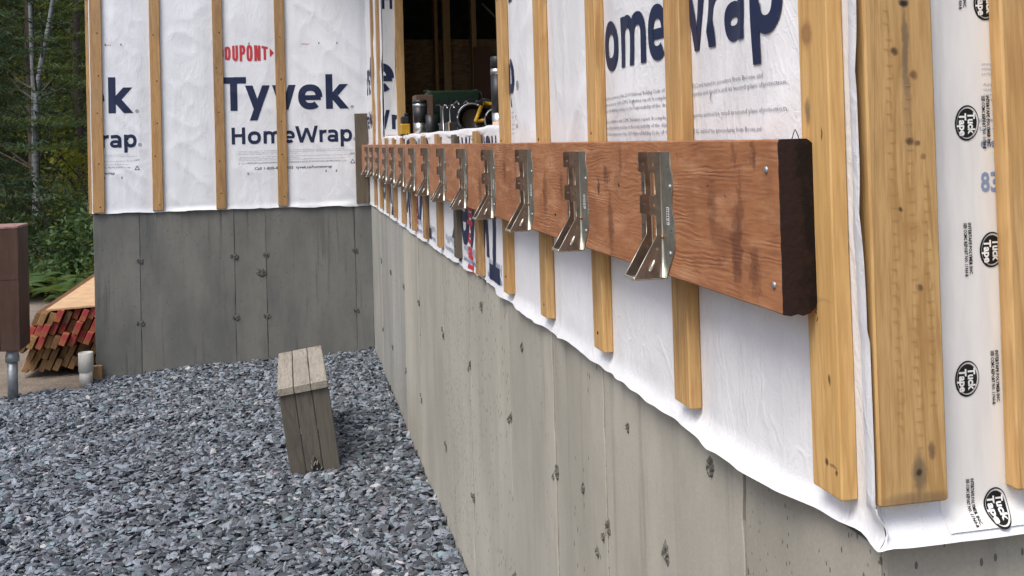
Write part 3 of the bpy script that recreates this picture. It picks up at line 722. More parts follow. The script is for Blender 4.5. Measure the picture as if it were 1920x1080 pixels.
for k, (x0, x1, z0) in enumerate(((-1.240, -1.168, 1.045), (-.869, -.804, 1.046), (-.466, -.402, 1.040), (-.062, .003, 1.042))):
    o = board('furring_strip', (x0, Y2 - .0195, z0), (x1, Y2 - .0004, 2.95), m_strap_far, wall2, bev=.0018, segs=10, jit=.0012)
    for q in range(5):
        zn = z0 + .06 + q * .28 + random.uniform(-.05, .05)
        lathe('nail_head', [(.0045, -.001), (.0045, .0008), (.002, .0014)], m_nail, ((x0 + x1) / 2 + random.uniform(-.015, .015), Y2 - .0197, zn), o, 8, 'Y').scale = (1, -1, 1)
o = board('furring_strip', (.461, Y2 - .026, 1.040), (.5475, Y2 - .0004, 1.656), m_old, wall2, segs=4, jit=.001); o['label'] = 'short dark weathered board at the inside corner'
# brown grey water stain at foot of the second far strap: lower piece
o = board('corner_board', (.5465, Y3 - .0205, 1.086), (.6205, Y3 - .0004, 2.95), m_wide, wall3, bev=.002, segs=10, jit=.0005); o['label'] = 'wide board with mill marks and a dark nail streak'
board('furring_strip', (.6970, Y3 - .0205, 1.088), (.772, Y3 - .0004, 2.95), m_strap, wall3, bev=.002, segs=10, jit=.0005)
for x0 in (1.10, 1.5): board('furring_strip', (x0, Y3 - .0205, 1.085), (x0 + .065, Y3 - .0004, 2.95), m_strap, wall3, segs=6)
# mill marks: rows of shallow ticks pressed into the wide board
wb = o
def tick_rows():
    vs, fs = [], []
    for col_, (xx, zlo, zhi) in enumerate(((.572, 1.16, 1.57), (.591, 1.14, 1.50), (.607, 1.18, 1.40))):
        z = zlo
        while z < zhi:
            for (dx, dz, wx, wz) in random.choice((((0, 0, .006, .0007), (.003, .003, .0007, .005)), ((0, 0, .007, .0007),), ((0, 0, .0007, .007), (-.003, .003, .005, .0007)))):
                b = len(vs); x_, z_ = xx + dx, z + dz; y_ = Y3 - .0213
                vs += [(x_ - wx / 2, y_, z_ - wz / 2), (x_ + wx / 2, y_, z_ - wz / 2), (x_ + wx / 2, y_, z_ + wz / 2), (x_ - wx / 2, y_, z_ + wz / 2)]; fs.append((b, b + 1, b + 2, b + 3))
            z += .0125
    c = WL[wb]; mesh('mill_marks', [tuple(v[k] - c[k] for k in range(3)) for v in vs], fs, simple('pressed_mark', (.42, .25, .085), .7), tuple(c), wb)
tick_rows()

# ---- lettering on the wrap
REP = 1.405
def dup_shape(P, wdt, cap):
    t = P[:, 0] / wdt * 2 - 1; prof = .66 + .34 * np.sqrt(np.clip(1 - t * t * .95, 0, 1)); mid = cap / 2
    return np.stack([P[:, 0], mid + (P[:, 1] - mid) * prof / .95], 1)
TY = dict(bold=.022, cut=.02)
fine_lines = ['complies with the requirements of the 2010 National Building Code of Canada, Section 9.27.3.2 and tested to procedures from Boone and',
              'other agencies in compliance with CCMC Evaluation report. It complies with intended properties and should be used as second plane of protection.',
              'performance of the building envelope is the responsibility of the designer.']
def wrap_print(wr, frame, h, a_p, zb, clip=None, tiny=True, full=True, marks=True):
    """one repeat of the print; a_p is where HomeWrap ends, zb its baseline"""
    K = dict(h=h, clip=clip)
    L = lambda *a, **k: lettering(*a, wr, frame, **{**K, **k})
    a_t = a_p - .862
    L('Tyvek', a_t, a_p - .017, zb + .226, .226, m_navy, bold=.030)
    L('®', a_p - .005, a_p + .018, zb + .226, .022, m_navy, res=2)
    L('HomeWrap', a_p - .80, a_p, zb, .113, m_navy, bold=.026)
    if marks: L('®', a_p + .008, a_p + .032, zb + .004, .022, m_navy, res=2)
    L('DUPONT', a_t + .03, a_p - .55, zb + .560, .105, m_red, bold=.018, shape=dup_shape)
    tr = a_p - .538
    if not clip or full:
        patch([[(tr, zb + .585), (tr + .028, zb + .612), (tr + .022, zb + .62), (tr, zb + .645)]], m_red, wr, frame, h)
        patch([[(a_t, zb + .612), (a_t + .022, zb + .588), (a_t + .022, zb + .642)]], m_red, wr, frame, h)
    if tiny:
        z = zb - .050
        for k in range(3):
            L(fine_lines[k], a_p - .76, a_p - .76 + .0053 * len(fine_lines[k]), z, .006, m_fine, res=1, cut=0); z -= .011
        z -= .008
        for k in range(3):
            L(fine_lines[(k + 1) % 3], a_p - .76, a_p - .76 + .0053 * len(fine_lines[(k + 1) % 3]), z, .006, m_fine, res=1, cut=0); z -= .011
        L('DuPont Tyvek is a registered trademark of E.I. du Pont de Nemours, inc. © 2013 DuPont de Nemours, inc. All rights reserved.', a_p - .70, a_p - .09, z - .004, .006, m_fine, res=1, cut=0)
        L('for more information contact DuPont, Delaware. © 2013 E.I. du Pont de Nemours, inc. Not for resale in the US or off shore only.', a_p - .76, a_p - .04, zb - .134, .007, m_navy, res=1, cut=0)
        L('Call 1-800-448-9835  tyvek.ca/homewrap', a_p - .655, a_p - .14, zb - .175, .018, m_navy, res=2, cut=0, bold=.01)
        if marks: L('USA', a_p - .015, a_p + .016, zb - .087, .008, m_navy, res=2, cut=0)
        tri = lambda s_: [(a_p + s_ * math.cos(math.radians(90 + 120 * q)), zb - .140 + s_ * math.sin(math.radians(90 + 120 * q))) for q in range(3)]
        if marks: patch([tri(.020), tri(.013)], m_navy, wr, frame, h)
    for dx, r_ in ((-.68, 0), (-.10, 0), (-.20, 0)):
        for zz in (zb + .670, zb - .205):
            x_ = a_p + dx + .0 + random.uniform(-.02, .02)
            if clip and any((x_ - v_) * s_ > 0 for ax_, v_, s_ in clip if ax_ == 0): continue
            patch([[(x_ - .003, zz), (x_ + .003, zz), (x_ + .003, zz + .014), (x_ - .003, zz + .014)]], m_navy, wr, frame, h)
clipL = [(0, XL + .004, -1)]
wrap_print(wr2, F2, h2, .442, 1.467)
wrap_print(wr2, F2, h2, .442 - REP, 1.467, clip=clipL, full=False)
lettering('14400', .115, .165, 2.132, .012, m_red, wr2, F2, h2, res=1)
lettering('14400', -1.15, -1.11, 2.136, .010, m_red, wr2, F2, h2, res=1)
# long wall: only the pieces outside the window opening
ZB1 = 1.563
wrap_print(wr1, F1, h1, -1.081, ZB1, marks=False)
lettering('HomeWrap', -2.486 - .80, -2.486, ZB1, .113, m_navy, wr1, F1, h1, bold=.026, clip=[(0, -WIN0 + .004, -1)])
lettering('Tyvek', -2.486 - .862, -2.503, ZB1 + .226, .226, m_navy, wr1, F1, h1, bold=.030, clip=[(0, -WIN0 + .004, -1)])
lettering('®', -2.476, -2.45, ZB1 + .004, .022, m_navy, wr1, F1, h1, res=2)
lettering('®', -2.49, -2.465, ZB1 + .226, .022, m_navy, wr1, F1, h1, res=2)
lettering('USA', -2.50, -2.47, ZB1 - .087, .010, m_navy, wr1, F1, h1, res=2)
for q, zz in enumerate((-.05, -.061, -.08, -.091, -.102)): lettering('in and the of', -2.575, -2.52, ZB1 + zz, .006, m_fine, wr1, F1, h1, res=1)
for rep in (4,):
    ap = -1.081 - REP * rep; cl = [(0, -WIN1 - .004, 1), (0, -Y2 + .01, -1)]
    lettering('Tyvek', ap - .862, ap - .017, ZB1 + .21, .226, m_navy, wr1, F1, h1, bold=.030, clip=cl)
    lettering('HomeWrap', ap - .80, ap, ZB1 - .015, .113, m_navy, wr1, F1, h1, bold=.026, clip=cl)
    lettering('DUPONT', ap - .83, ap - .55, ZB1 + .545, .105, m_navy, wr1, F1, h1, bold=.018, clip=cl)
clR = [(0, X1 + .002, -1), (0, .632, 1)]
lettering('Tyvek', .614 - .66, .614 + .185, 1.745, .226, m_navy, rws, fR, hR, clip=clR)
lettering('HomeWrap', .592 - .569, .592 + .231, 1.528, .113, m_navy, rws, fR, hR, clip=clR)
lettering('H', .562, .622, 2.235, .12, m_navy, rws, fR, hR, bold=.03, clip=clR)
lettering('14400', .57, .62, 1.485, .012, m_red, rws, fR, hR, res=1)
lettering('14400', -5.45, -5.33, 1.475, .02, m_red, wr1, F1, h1, res=1)
# the lower strip was hung upside down / sideways below the window
for a_, s_, z_, c_, m_ in ((-2.74, 'Tyvek', 1.285, .226, m_navy), (-4.15, 'Tyvek', 1.285, .226, m_navy), (-5.55, 'Tyvek', 1.285, .226, m_navy)):
    lettering(s_, a_, a_ - .845, z_, c_, m_, wr1, F1, h1, bold=.03, rot=2, clip=[(1, 1.045, -1)])
lettering('HomeWrap', -2.74, -3.5, 1.46, .113, m_navy, wr1, F1, h1, bold=.026, rot=2)
lettering('HomeWrap', -4.15, -4.9, 1.46, .113, m_navy, wr1, F1, h1, bold=.026, rot=2)
lettering('DUPONT', -3.27, -3.52, 1.285, .085, m_red, wr1, F1, h1, bold=.02, rot=3)
lettering('DUPONT', -4.62, -4.87, 1.30, .085, m_red, wr1, F1, h1, bold=.02, rot=3)
for a_ in (-2.72, -3.0, -3.15, -3.55, -4.0, -4.4):
    lettering('tyvek.ca/homewrap', a_, a_ - .22, 1.075, .018, m_blue, wr1, F1, h1, res=1, rot=2, bold=.02)
    lettering('HomeWrap', a_, a_ - .2, 1.115, .026, m_ghost, wr1, F1, h1, res=1, rot=2, bold=.03)
# staple glints
def staples():
    for (y, z) in ((1.462, 1.507), (2.49, 1.50), (1.30, 1.495), (1.60, 1.50)):
        tube('staple', [(0, 0, -.006), (-.002, 0, 0), (0, .001, .007)], .0007, m_zinc, (X1 - .001 - float(h1(np.array([-y]), np.array([z]))[0]), y, z), wr1, 5)
staples()

# ---- tape on the near corner wall
m_tape = NT('glossy_white_sheathing_tape'); o_ = m_tape.obj(); n_ = m_tape.noise(m_tape.scaled(o_, (1, 1, .15)), 60., 3, .6)
m_tape = m_tape.done(m_tape.mix(m_tape.ramp(n_, [(.4, 0.), (.7, 1.)]), (.78, .77, .74), (.70, .69, .67)), .30, m_tape.bump(n_, .25, .0015))
def ht(a, v): return h3(a, v) + .0012 + .0025 * np.exp(-((np.asarray(a) - .632 - .006 * (vn(np.asarray(v) * 5, 0, 96))) / .004) ** 2) * sm(np.asarray(v), 1.30, 1.42)
tp = sheet('seam_tape', .6225, .7150, 2.95, .004, lambda a: 1.053 + 0 * a, ht, F3, m_tape, wall3)
def logo(x, z, s=1.):
    cxx, czz = x, z; Rr = (.0130 * s, .0172 * s)
    rotp = lambda L: [(cxx + (p[0] - cxx) * .985 + (p[1] - czz) * .13, czz + (p[1] - czz) * .985 - (p[0] - cxx) * .13) for p in L]
    patch([rotp(ell(cxx, czz, Rr[0] * .86, Rr[1] * .86))], m_bk, tp, F3, ht, 'tape_logo', .0006)
    patch([rotp(ell(cxx, czz, Rr[0] * 1.05, Rr[1] * 1.05)), rotp(ell(cxx + .0006, czz + .0003, Rr[0] * .95, Rr[1] * .95))], m_bk, tp, F3, ht, 'tape_logo', .0006)
    lettering('Tuck', cxx + .0010, cxx + .022 + .0010, czz + .0105 * s, .0075 * s, m_white, tp, F3, ht, bold=.04, rot=3, off=.0010, name='tape_logo')
    lettering('Tape', cxx - .0088, cxx + .0140, czz + .0098 * s, .0075 * s, m_white, tp, F3, ht, bold=.04, rot=3, off=.0010, name='tape_logo')
for (x, z) in ((.668, 1.452), (.691, 1.324), (.658, 1.197), (.684, 1.069), (.694, 1.573), (.716, 1.452), (.668, 1.70)): logo(x, z)
for (x, z) in ((.6645, 1.352), (.690, 1.479), (.690, 1.223), (.657, 1.098), (.668, 1.62)):
    q_ = .80 if z < 1.15 else 1.
    lettering('INTERTAPE POLYMER INC.', x + .0006, x + .0006 + .052 * q_, z, .0034, m_bk, tp, F3, ht, rot=3, off=.0008, name='tape_print', res=1, bold=.03)
    lettering('SEE CCMC REPORT NO. 11960-R', x - .0044, x - .0044 + .058 * q_ * .93, z, .0034, m_bk, tp, F3, ht, rot=3, off=.0008, name='tape_print', res=1, bold=.03)
for s_, x0_, x1_, z_, c_, m_ in (('ement', .683, .707, 1.4275, .0085, m_blue), ('835', .6815, .712, 1.383, .0185, m_blue), ('assessment', .687, .712, 1.510, .003, m_ghost), ('other agenc', .687, .712, 1.505, .003, m_ghost),
        ('performance', .687, .712, 1.500, .003, m_ghost), ('Additional', .688, .712, 1.489, .003, m_ghost), ('tests & in', .688, .710, 1.484, .003, m_ghost), ('coverage', .688, .712, 1.479, .003, m_ghost), ('refer to', .688, .71, 1.474, .003, m_ghost),
        ('(de)mens, (c)', .682, .710, 1.453, .0035, m_blue), ('S, no ware', .682, .710, 1.444, .0035, m_blue)):
    lettering(s_, x0_, x1_, z_, c_, m_, tp, F3, ht, bold=.02 if c_ > .005 else 0, off=.0006, res=2)

# ================================================================== LEDGER
LY0, LY1, LZ0, LZ1 = 1.010, 7.228, 1.257, 1.440
LX0, LX1 = .5020, .5392
ledger = board('ledger_board', (LX0, LY0, LZ0), (LX1, LY1, LZ1), m_ledger, None, axis=1, bev=.0016, segs=160, jit=.0003)
tag(ledger, 'long red brown stained timber ledger running along the wall with steel hangers on it', 'ledger board')
def rel(o, c): return tuple(c)
# black coated end: rounded plate, blob at its back top corner
def rrect(x0, x1, z0, z1, r, wob=0.):
    L = []
    for (cx_, cz_, a0) in ((x1 - r, z1 - r, 0), (x0 + r * .6, z1 - r * .6, 90), (x0 + .001, z0 + .001, 180), (x1 - .002, z0 + .002, 270)):
        rr = r if a0 == 0 else (r * .6 if a0 == 90 else .001)
        for k in range(5):
            t = math.radians(a0 + 90 * k / 4); L.append((cx_ + rr * math.cos(t), cz_ + rr * math.sin(t)))
    return L
LW = WL[ledger]
def lplate(name, loops, y, th, mat): 
    return outline(name, loops, th, mat, lambda a, b, n: Vector((a, y - n, b)) - LW, ledger, tuple(LW))
lp = [(LX0 - .0008, LZ0 + .0005)]
k = 0
for z in np.linspace(LZ0 + .004, LZ1 - .004, 26): lp.append((LX0 - .0008 + random.uniform(0, .0008), float(z)))
lp += [(LX0 + .001, LZ1 + .0006), (LX1 - .006, LZ1 + .0006), (LX1 - .001, LZ1 - .003), (LX1 + .003, LZ1 - .007), (LX1 + .0042, LZ1 - .013), (LX1 + .002, LZ1 - .019), (LX1 + .0006, LZ1 - .024)]
for z in np.linspace(LZ1 - .03, LZ0 + .012, 14): lp.append((LX1 + random.uniform(0, .0006), float(z)))
lp += [(LX1 - .002, LZ0 + .006), (LX1 - .008, LZ0 + .001), (LX1 - .016, LZ0 - .0015), (LX1 - .022, LZ0 + .0005), (LX1 - .03, LZ0 - .001)]
lplate('end_coating', [lp], LY0 - .0012, .0028, m_black)
tube('wire_loop', [(LX1 - .020, LY0 + .004, LZ1 - .002), (LX1 - .0165, LY0 + .004, LZ1 + .008), (LX1 - .0152, LY0 + .004, LZ1 + .0105), (LX1 - .0138, LY0 + .004, LZ1 + .008), (LX1 - .010, LY0 + .004, LZ1 - .002)], .0005, m_bk, (0, 0, 0), None, 6)
o = D.objects['wire_loop']; o.parent = ledger; o.location = -LW
tube('cobweb_strand', [(LX1 - .002, LY0, LZ0 + .002), (LX1 + .004, LY0 - .002, LZ0 - .003), (LX1 + .007, LY0 - .001, LZ0 + .001), (LX1 + .003, LY0 - .002, LZ0 + .003), (LX1 - .001, LY0 - .002, LZ0 - .008)], .00035, m_nail, (0, 0, 0), None, 5)
o = D.objects['cobweb_strand']; o.parent = ledger; o.location = -LW
for (y, z) in ((1.039, 1.408), (1.029, 1.286)):
    lathe('bolt_head', [(.0042, -.001), (.0042, .0012), (.0030, .0024), (.001, .0028)], m_zinc, (LX0 + .0004, y, z), ledger, 12, 'X').scale = (-1, 1, 1)
for y in (1.55, 1.95, 2.6, 3.3, 4.2):
    lathe('bolt_head', [(.003, -.001), (.003, .001), (.001, .002)], m_nail, (LX0 + .0004, y, 1.33 + random.uniform(-.05, .05)), ledger, 10, 'X').scale = (-1, 1, 1)
# knots bulging and checks cut as slim recessed splits
def check_mark(y, z, l, wd, ang=0.):
    a = math.radians(ang); pts = [(-l, 0), (-l * .3, wd), (l * .4, wd * .7), (l, 0), (l * .3, -wd * .6), (-l * .4, -wd)]
    vs = [(LX0 - .0003 - LW.x, y + p[0] * math.cos(a) - p[1] * math.sin(a) - LW.y, z + p[0] * math.sin(a) + p[1] * math.cos(a) - LW.z) for p in pts]
    mesh('check', vs, [tuple(range(5, -1, -1))], m_nail, tuple(LW), ledger)
for (y, z, l, wd, an) in ((1.150, 1.375, .004, .0008, 40), (1.115, 1.345, .009, .0006, 92), (1.20, 1.385, .004, .0008, -35), (1.075, 1.30, .005, .0006, 30), (1.125, 1.298, .004, .0005, 60),
                          (1.60, 1.385, .012, .001, 80), (1.66, 1.36, .010, .0012, 100), (1.98, 1.40, .010, .001, 88), (2.04, 1.34, .012, .0012, 84), (2.45, 1.37, .011, .0015, 95), (1.30, 1.42, .008, .0007, 85)):
    check_mark(y, z, l, wd, an)

# ---- joist hangers
HG = 'joist hangers nailed along the ledger'
def make_hanger(y0, label):
    r = empty('joist_hanger', (LX0, y0, 1.253), label, 'joist hanger', HG)
    W0 = WL[r]
    prof = [(0, 0), (.0425, 0), (.0425, .003), (.0098, .058), (.0098, .084), (.0115, .086), (.0170, .086), (.0185, .088), (.0185, .110), (.0170, .1125), (.0105, .1125), (.0100, .115), (.0100, .142), (.0110, .1445), (.0175, .1445), (.0190, .146), (.0190, .1715), (.0180, .1725), (0, .1725)]
    holes = [[(cx_ + rr * math.cos(t * math.pi / 5), cz_ + rr * math.sin(t * math.pi / 5)) for t in range(10)] for (cx_, cz_, rr) in ((.0120, .1555, .0021), (.0118, .0990, .0021), (.0095, .0400, .0019))]
    for k, yy in enumerate((0., .0400)):
        fr = (lambda a, b, n, yy=yy: Vector((-a - .0006, yy + n, b)))
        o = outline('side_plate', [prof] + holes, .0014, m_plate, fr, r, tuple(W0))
    fl = [(0, 0), (.010, 0), (.0440, .042), (.0450, .046), (.0450, .082), (.0390, .090), (.0385, .112), (.0420, .118), (.0420, .143), (.0355, .150), (.0355, .1720), (0, .1725)]
    fh = [[(cx_ + .0021 * math.cos(t * math.pi / 5), cz_ + .0021 * math.sin(t * math.pi / 5)) for t in range(10)] for (cx_, cz_) in ((.026, .152), (.034, .126), (.034, .066), (.029, .036))]
    outline('nailing_flange', [fl] + fh, .0014, m_flange, lambda a, b, n: Vector((-.0009 + n, -a, b)), r, tuple(W0))
    outline('nailing_flange', [fl] + fh, .0014, m_plate, lambda a, b, n: Vector((-.0009 + n, .0400 + a, b)), r, tuple(W0))  # far flange takes the brown copy, painting in the channel's shade
    # dark wood / nail behind the holes
    tube('fold', [(-.0014, 0, .1722), (-.0014, 0, .060), (-.0018, -.001, .030), (-.0030, -.0035, .001)], [.0017, .0017, .0022, .0034], m_galv_l, tuple(W0), r, 8)
    tube('fold', [(-.0014, .0400, .1722), (-.0014, .0400, .030), (-.0020, .0405, .001)], [.0017, .0017, .0026], m_galv_l, tuple(W0), r, 8)
    b = board('seat', (W0.x - .0440, W0.y - .0008, W0.z - .0018), (W0.x - .0005, W0.y + .0425, W0.z), m_galv, r, axis=0, bev=.0004)
    lip = board('seat_lip', (W0.x - .0450, W0.y - .0008, W0.z - .0022), (W0.x - .0425, W0.y + .0425, W0.z + .0028), m_galv_l, r, axis=1, bev=.0006)
    # bent out speed prong and rims
    tube('prong', [(-.0215, -.0008, .011), (-.0205, -.0032, .014), (-.0165, -.0036, .022), (-.0150, -.001, .025)], [.0016, .0020, .0020, .0014], m_galv_l, tuple(W0), r, 6)
    tube('edge_rim', [(-.0428, -.0004, .003), (-.0100, -.0004, .058)], .0006, m_galv_l, tuple(W0), r, 5)
    for q_ in ([(-.0098, .058), (-.0098, .084), (-.0180, .087), (-.0185, .110)], [(-.0100, .1125), (-.0100, .1440), (-.0190, .1455), (-.0190, .1720), (-.001, .1725)]):
        for yy in (-.0004, .0396): tube('edge_rim', [(a_ - .0006, yy, z_) for a_, z_ in q_], .00032, m_galv_l, tuple(W0), r, 5)
    tube('edge_rim', [(-.0428, .0396, .003), (-.0100, .0396, .058)], .0007, m_galv_l, tuple(W0), r, 5)
    lathe('nail_head', [(.0026, -.001), (.0026, .0010), (.0012, .0018)], simple('copper_nail', (.42, .20, .11), .45, .7), tuple(W0 + Vector((-.0030, -.004, .0565))), r, 10, 'X').scale = (-1, 1, 1)
    for (a, z) in ((.034, .126), (.029, .036)):
        lathe('nail_head', [(.0036, -.001), (.0036, .0008), (.0014, .0020)], m_zinc, tuple(W0 + Vector((-.0017, -a, z))), r, 10, 'X').scale = (-1, 1, 1)
    st = board('sticker', (W0.x - .0021, W0.y - .0285, W0.z + .074), (W0.x - .0017, W0.y - .0190, W0.z + .098), m_sticker, r, bev=.0001)
    k = 0; vs = []; fs = []
    z = .076
    while z < .096:
        wd = random.choice((.0006, .0012, .0018)); vs += [(-.0022, -.027, z), (-.0022, -.0205, z), (-.0022, -.0205, z + wd), (-.0022, -.027, z + wd)]; fs.append((k, k + 1, k + 2, k + 3)); k += 4; z += wd + .0014
    sw = WL[st]; mesh('barcode', [tuple(Vector(v) + W0 - sw) for v in vs], fs, m_bk, tuple(sw), st)
    return r
m_sticker = simple('white_sticker', (.62, .62, .62), .5, bump=.2)
ORD = ['joist hanger nearest the dark cut end of the ledger, with a white barcode sticker', 'second joist hanger counted from the dark cut end of the ledger', 'third joist hanger counted from the dark cut end of the ledger']
ORD += [f'{n} joist hanger counted from the dark cut end of the ledger' for n in ('fourth', 'fifth', 'sixth', 'seventh', 'eighth', 'ninth', 'tenth', 'eleventh', 'twelfth')]
ORD += ['second to last small joist hanger near the inside corner of the walls', 'farthest joist hanger, right at the inside corner of the walls']
def copy_tree(o, parent=None):
    c = o.copy(); COL.objects.link(c)
    if parent is not None: c.parent = parent
    for ch in list(o.children): copy_tree(ch, c)
    return c
h0 = make_hanger(1.360, ORD[0])
for k in range(1, 14):
    c = copy_tree(h0); c.location = (LX0, 1.360 + ST * k + random.uniform(-.003, .003), 1.253 + random.uniform(-.0015, .0015)); c['label'] = ORD[k]
    c.rotation_euler = (0, 0, random.uniform(-.03, .03))

# ================================================================== WOODEN BENCH ON THE GRAVEL
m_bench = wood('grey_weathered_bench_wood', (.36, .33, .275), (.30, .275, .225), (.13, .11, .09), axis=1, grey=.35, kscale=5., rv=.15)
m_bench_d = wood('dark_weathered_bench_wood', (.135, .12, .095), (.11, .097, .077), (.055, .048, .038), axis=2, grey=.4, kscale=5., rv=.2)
bench = empty('bench', (.09, 4.74, .01), 'small weathered wooden saw bench standing tilted on the grey slate chips', 'bench')
BW = WL[bench]
def bpart(name, p0, p1, mat, axis, segs=6):
    return board(name, tuple(BW + Vector(p0)), tuple(BW + Vector(p1)), mat, bench, axis, .003, segs, .0008)
xs_ = (-.110, -.0385, .036, .111)
for k in range(3):
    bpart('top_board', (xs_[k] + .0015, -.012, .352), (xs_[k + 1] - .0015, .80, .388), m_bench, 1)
for (y0_, y1_) in ((.0, .036), (.735, .771)):
    for k in range(3):
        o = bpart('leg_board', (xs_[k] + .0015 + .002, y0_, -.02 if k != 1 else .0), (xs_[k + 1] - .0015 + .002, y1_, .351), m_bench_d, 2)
bpart('stretcher', (-.02, .037, .20), (.018, .734, .29), m_bench_d, 1)
# splinters over a painted dark patch, as a bite in the middle leg board
m_chip = simple('fresh_splintered_wood', (.24, .22, .18), .8, bump=.6, var=.3)
vs, fs = [], []
for k in range(7):
    x_ = random.uniform(-.012, .034); z_ = random.uniform(-.01, .05) * (1 - abs(x_ - .008) * 18) ; l_ = random.uniform(.008, .022); w_ = random.uniform(.002, .005); q_ = random.uniform(-.4, .6); b_ = len(vs)
    vs += [(x_ - w_, -.0015, z_), (x_ + w_, -.003, z_ - .002), (x_ + l_ * q_ + w_ * .5, -.004, z_ + l_), (x_ + l_ * q_ - w_ * .3, -.002, z_ + l_ * 1.1)]; fs.append((b_, b_ + 1, b_ + 2, b_ + 3))
mesh('splintered_notch', vs, fs, m_chip, tuple(BW), bench)
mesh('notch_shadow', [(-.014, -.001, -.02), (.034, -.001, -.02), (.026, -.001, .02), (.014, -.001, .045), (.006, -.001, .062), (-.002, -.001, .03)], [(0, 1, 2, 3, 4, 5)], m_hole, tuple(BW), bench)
nails = [(-.085, .008), (-.055, .02), (-.0, .012), (.005, .03), (.075, .008), (.0, .755), (.012, .74), (-.075, .76), (.08, .75)]
for (x, y) in nails: lathe('nail_head', [(.0032, -.001), (.0032, .0008)], m_nail, tuple(BW + Vector((x, y, .3882))), bench, 8)
bench.rotation_euler = (0, math.radians(-7.0), 0)

# ================================================================== LEFT SIDE: TIMBER POST ON STEEL PILE, PIPE, LUMBER
m_post = wood('red_stained_post', (.075, .032, .018), (.055, .023, .013), (.028, .012, .007), grey=.15, kscale=4., rings=8., rv=.2)
post = empty('timber_beam_end', (-1.72, 6.80, .262), 'dark red stained built-up timber standing on a grey steel pile at the left edge', 'post')
board('plank', (-1.790, 6.80, .262), (-1.705, 7.05, .995), m_post, post, bev=.003, segs=8, jit=.001)
board('plank', (-1.7035, 6.80, .262), (-1.592, 7.05, .995), m_post, post, bev=.003, segs=8, jit=.001)
board('plank', (-1.905, 6.80, .262), (-1.7915, 7.05, .995), m_post, post, bev=.003, segs=8, jit=.001)
board('cap_board', (-1.907, 6.798, .9955), (-1.590, 7.052, 1.012), simple('pinkish_cut_top', (.25, .15, .13), .8, bump=.5, bs=50., var=.35), post, axis=0, bev=.003)
board('cross_groove', (-1.905, 6.7992, .688), (-1.592, 6.8002, .692), m_nail, post, axis=0, bev=.0002)
m_pipe = simple('grey_galvanised_pipe', (.34, .36, .38), .45, .7, .2, 40., var=.2)
pile = empty('steel_pile', (-1.657, 6.88, -.03), 'grey galvanised steel pile with a collar holding up the red timber', 'pile')
lathe('pipe', [(.030, 0), (.030, .26)], m_pipe, (-1.657, 6.88, -.05), pile, 20)
lathe('collar', [(.030, 0), (.040, .004), (.040, .040), (.036, .048), (.034, .070), (.048, .073), (.048, .0795)], m_pipe, (-1.657, 6.88, .182), pile, 20)
m_pvc = simple('white_pvc', (.66, .64, .58), .4, 0., .1, 30., var=.06)
pv = empty('drain_pipe', (-1.283, 7.13, -.05), 'short white plastic drain pipe sticking out of the gravel at the wall corner', 'pipe')
lathe('pipe', [(.040, 0), (.040, .13)], m_pvc, (-1.283, 7.13, -.05), pv, 24)
lathe('coupling', [(.041, 0), (.046, .002), (.046, .118), (.044, .121), (.039, .121), (.038, .09)], m_pvc, (-1.283, 7.13, .046), pv, 24)
lathe('pipe_mouth_shade', [(.0375, 0), (.0375, .002)], m_hole, (-1.283, 7.13, .140), pv, 24)  # dark disc painted for the shade down the pipe
tag(board('offcut', (-1.262, 7.20, -.03), (-1.20, 7.245, .06), m_strap_far, None, axis=2), 'short pale wood offcut tucked between the white pipe and the wall corner', 'wood block')

END = {}
def end_mat(kind):
    if kind not in END:
        if kind == 'red': END[kind] = wood('red_painted_lumber', (.40, .13, .055), (.34, .10, .045), (.17, .05, .025), axis=1, fine=.4, spots=[((0, 0, .06), (.05, .3, .03), (.36, .015, .045), .75)])
        if kind == 'tan': END[kind] = wood('tan_lumber', (.34, .20, .085), (.28, .155, .06), (.15, .08, .03), axis=1, fine=.4)
        if kind == 'dark': END[kind] = wood('brown_lumber', (.20, .105, .045), (.16, .08, .033), (.08, .04, .018), axis=1, fine=.4)
    return END[kind]
LG = 'boards stacked on edge behind the foundation corner'
lean = math.radians(24)
TN = ['bottom', 'second', 'third', 'fourth', 'top']
ON = ['first', 'second', 'third', 'fourth', 'fifth', 'sixth', 'seventh', 'eighth', 'ninth', 'tenth', 'eleventh', 'twelfth']
for tier in range(5):
    up_ = tier >= 2; tt_ = tier - 2 if up_ else tier
    for k in range(12):
        yoff = (7.70 if up_ else 7.80) + random.uniform(-.04, .04)
        x0_ = (-1.800 if up_ else -1.815) + k * .0525 + tt_ * .086 * math.tan(lean) + random.uniform(-.003, .003)
        z0_ = (.098 if up_ else -.075) + tt_ * .0845 + (k % 2) * .008 + .003 * k + random.uniform(-.007, .007)
        kind = 'red' if (tier == 3 and random.random() < .85) or (tier == 2 and random.random() < .35) or (tier == 4 and random.random() < .5) else ('tan' if not up_ and random.random() < .65 else random.choice(('dark', 'tan')))
        o = board('lumber_board', (x0_ - .020, yoff, z0_), (x0_ + .020, yoff + 2.6, z0_ + .0895), end_mat(kind), None, axis=1, bev=.003)
        o.rotation_euler = (0, lean, random.uniform(-.006, .006))
        tag(o, f"{ {'red': 'red painted', 'tan': 'tan', 'dark': 'brown'}[kind]} board, {ON[k]} from the left in the {TN[tier]} row of the leaning stack", 'board', LG)
m_ply = simple('plywood', (.50, .33, .19), .8, 0, .2, 12., var=.15)
o = board('plywood_sheet', (-1.63, 7.68, .385), (-.42, 10.6, .398), m_ply, None, axis=1, bev=.001)
o.rotation_euler = (0, math.radians(-2), 0); tag(o, 'tan plywood sheet lying flat over the leaning stack of red-ended boards', 'plywood sheet')

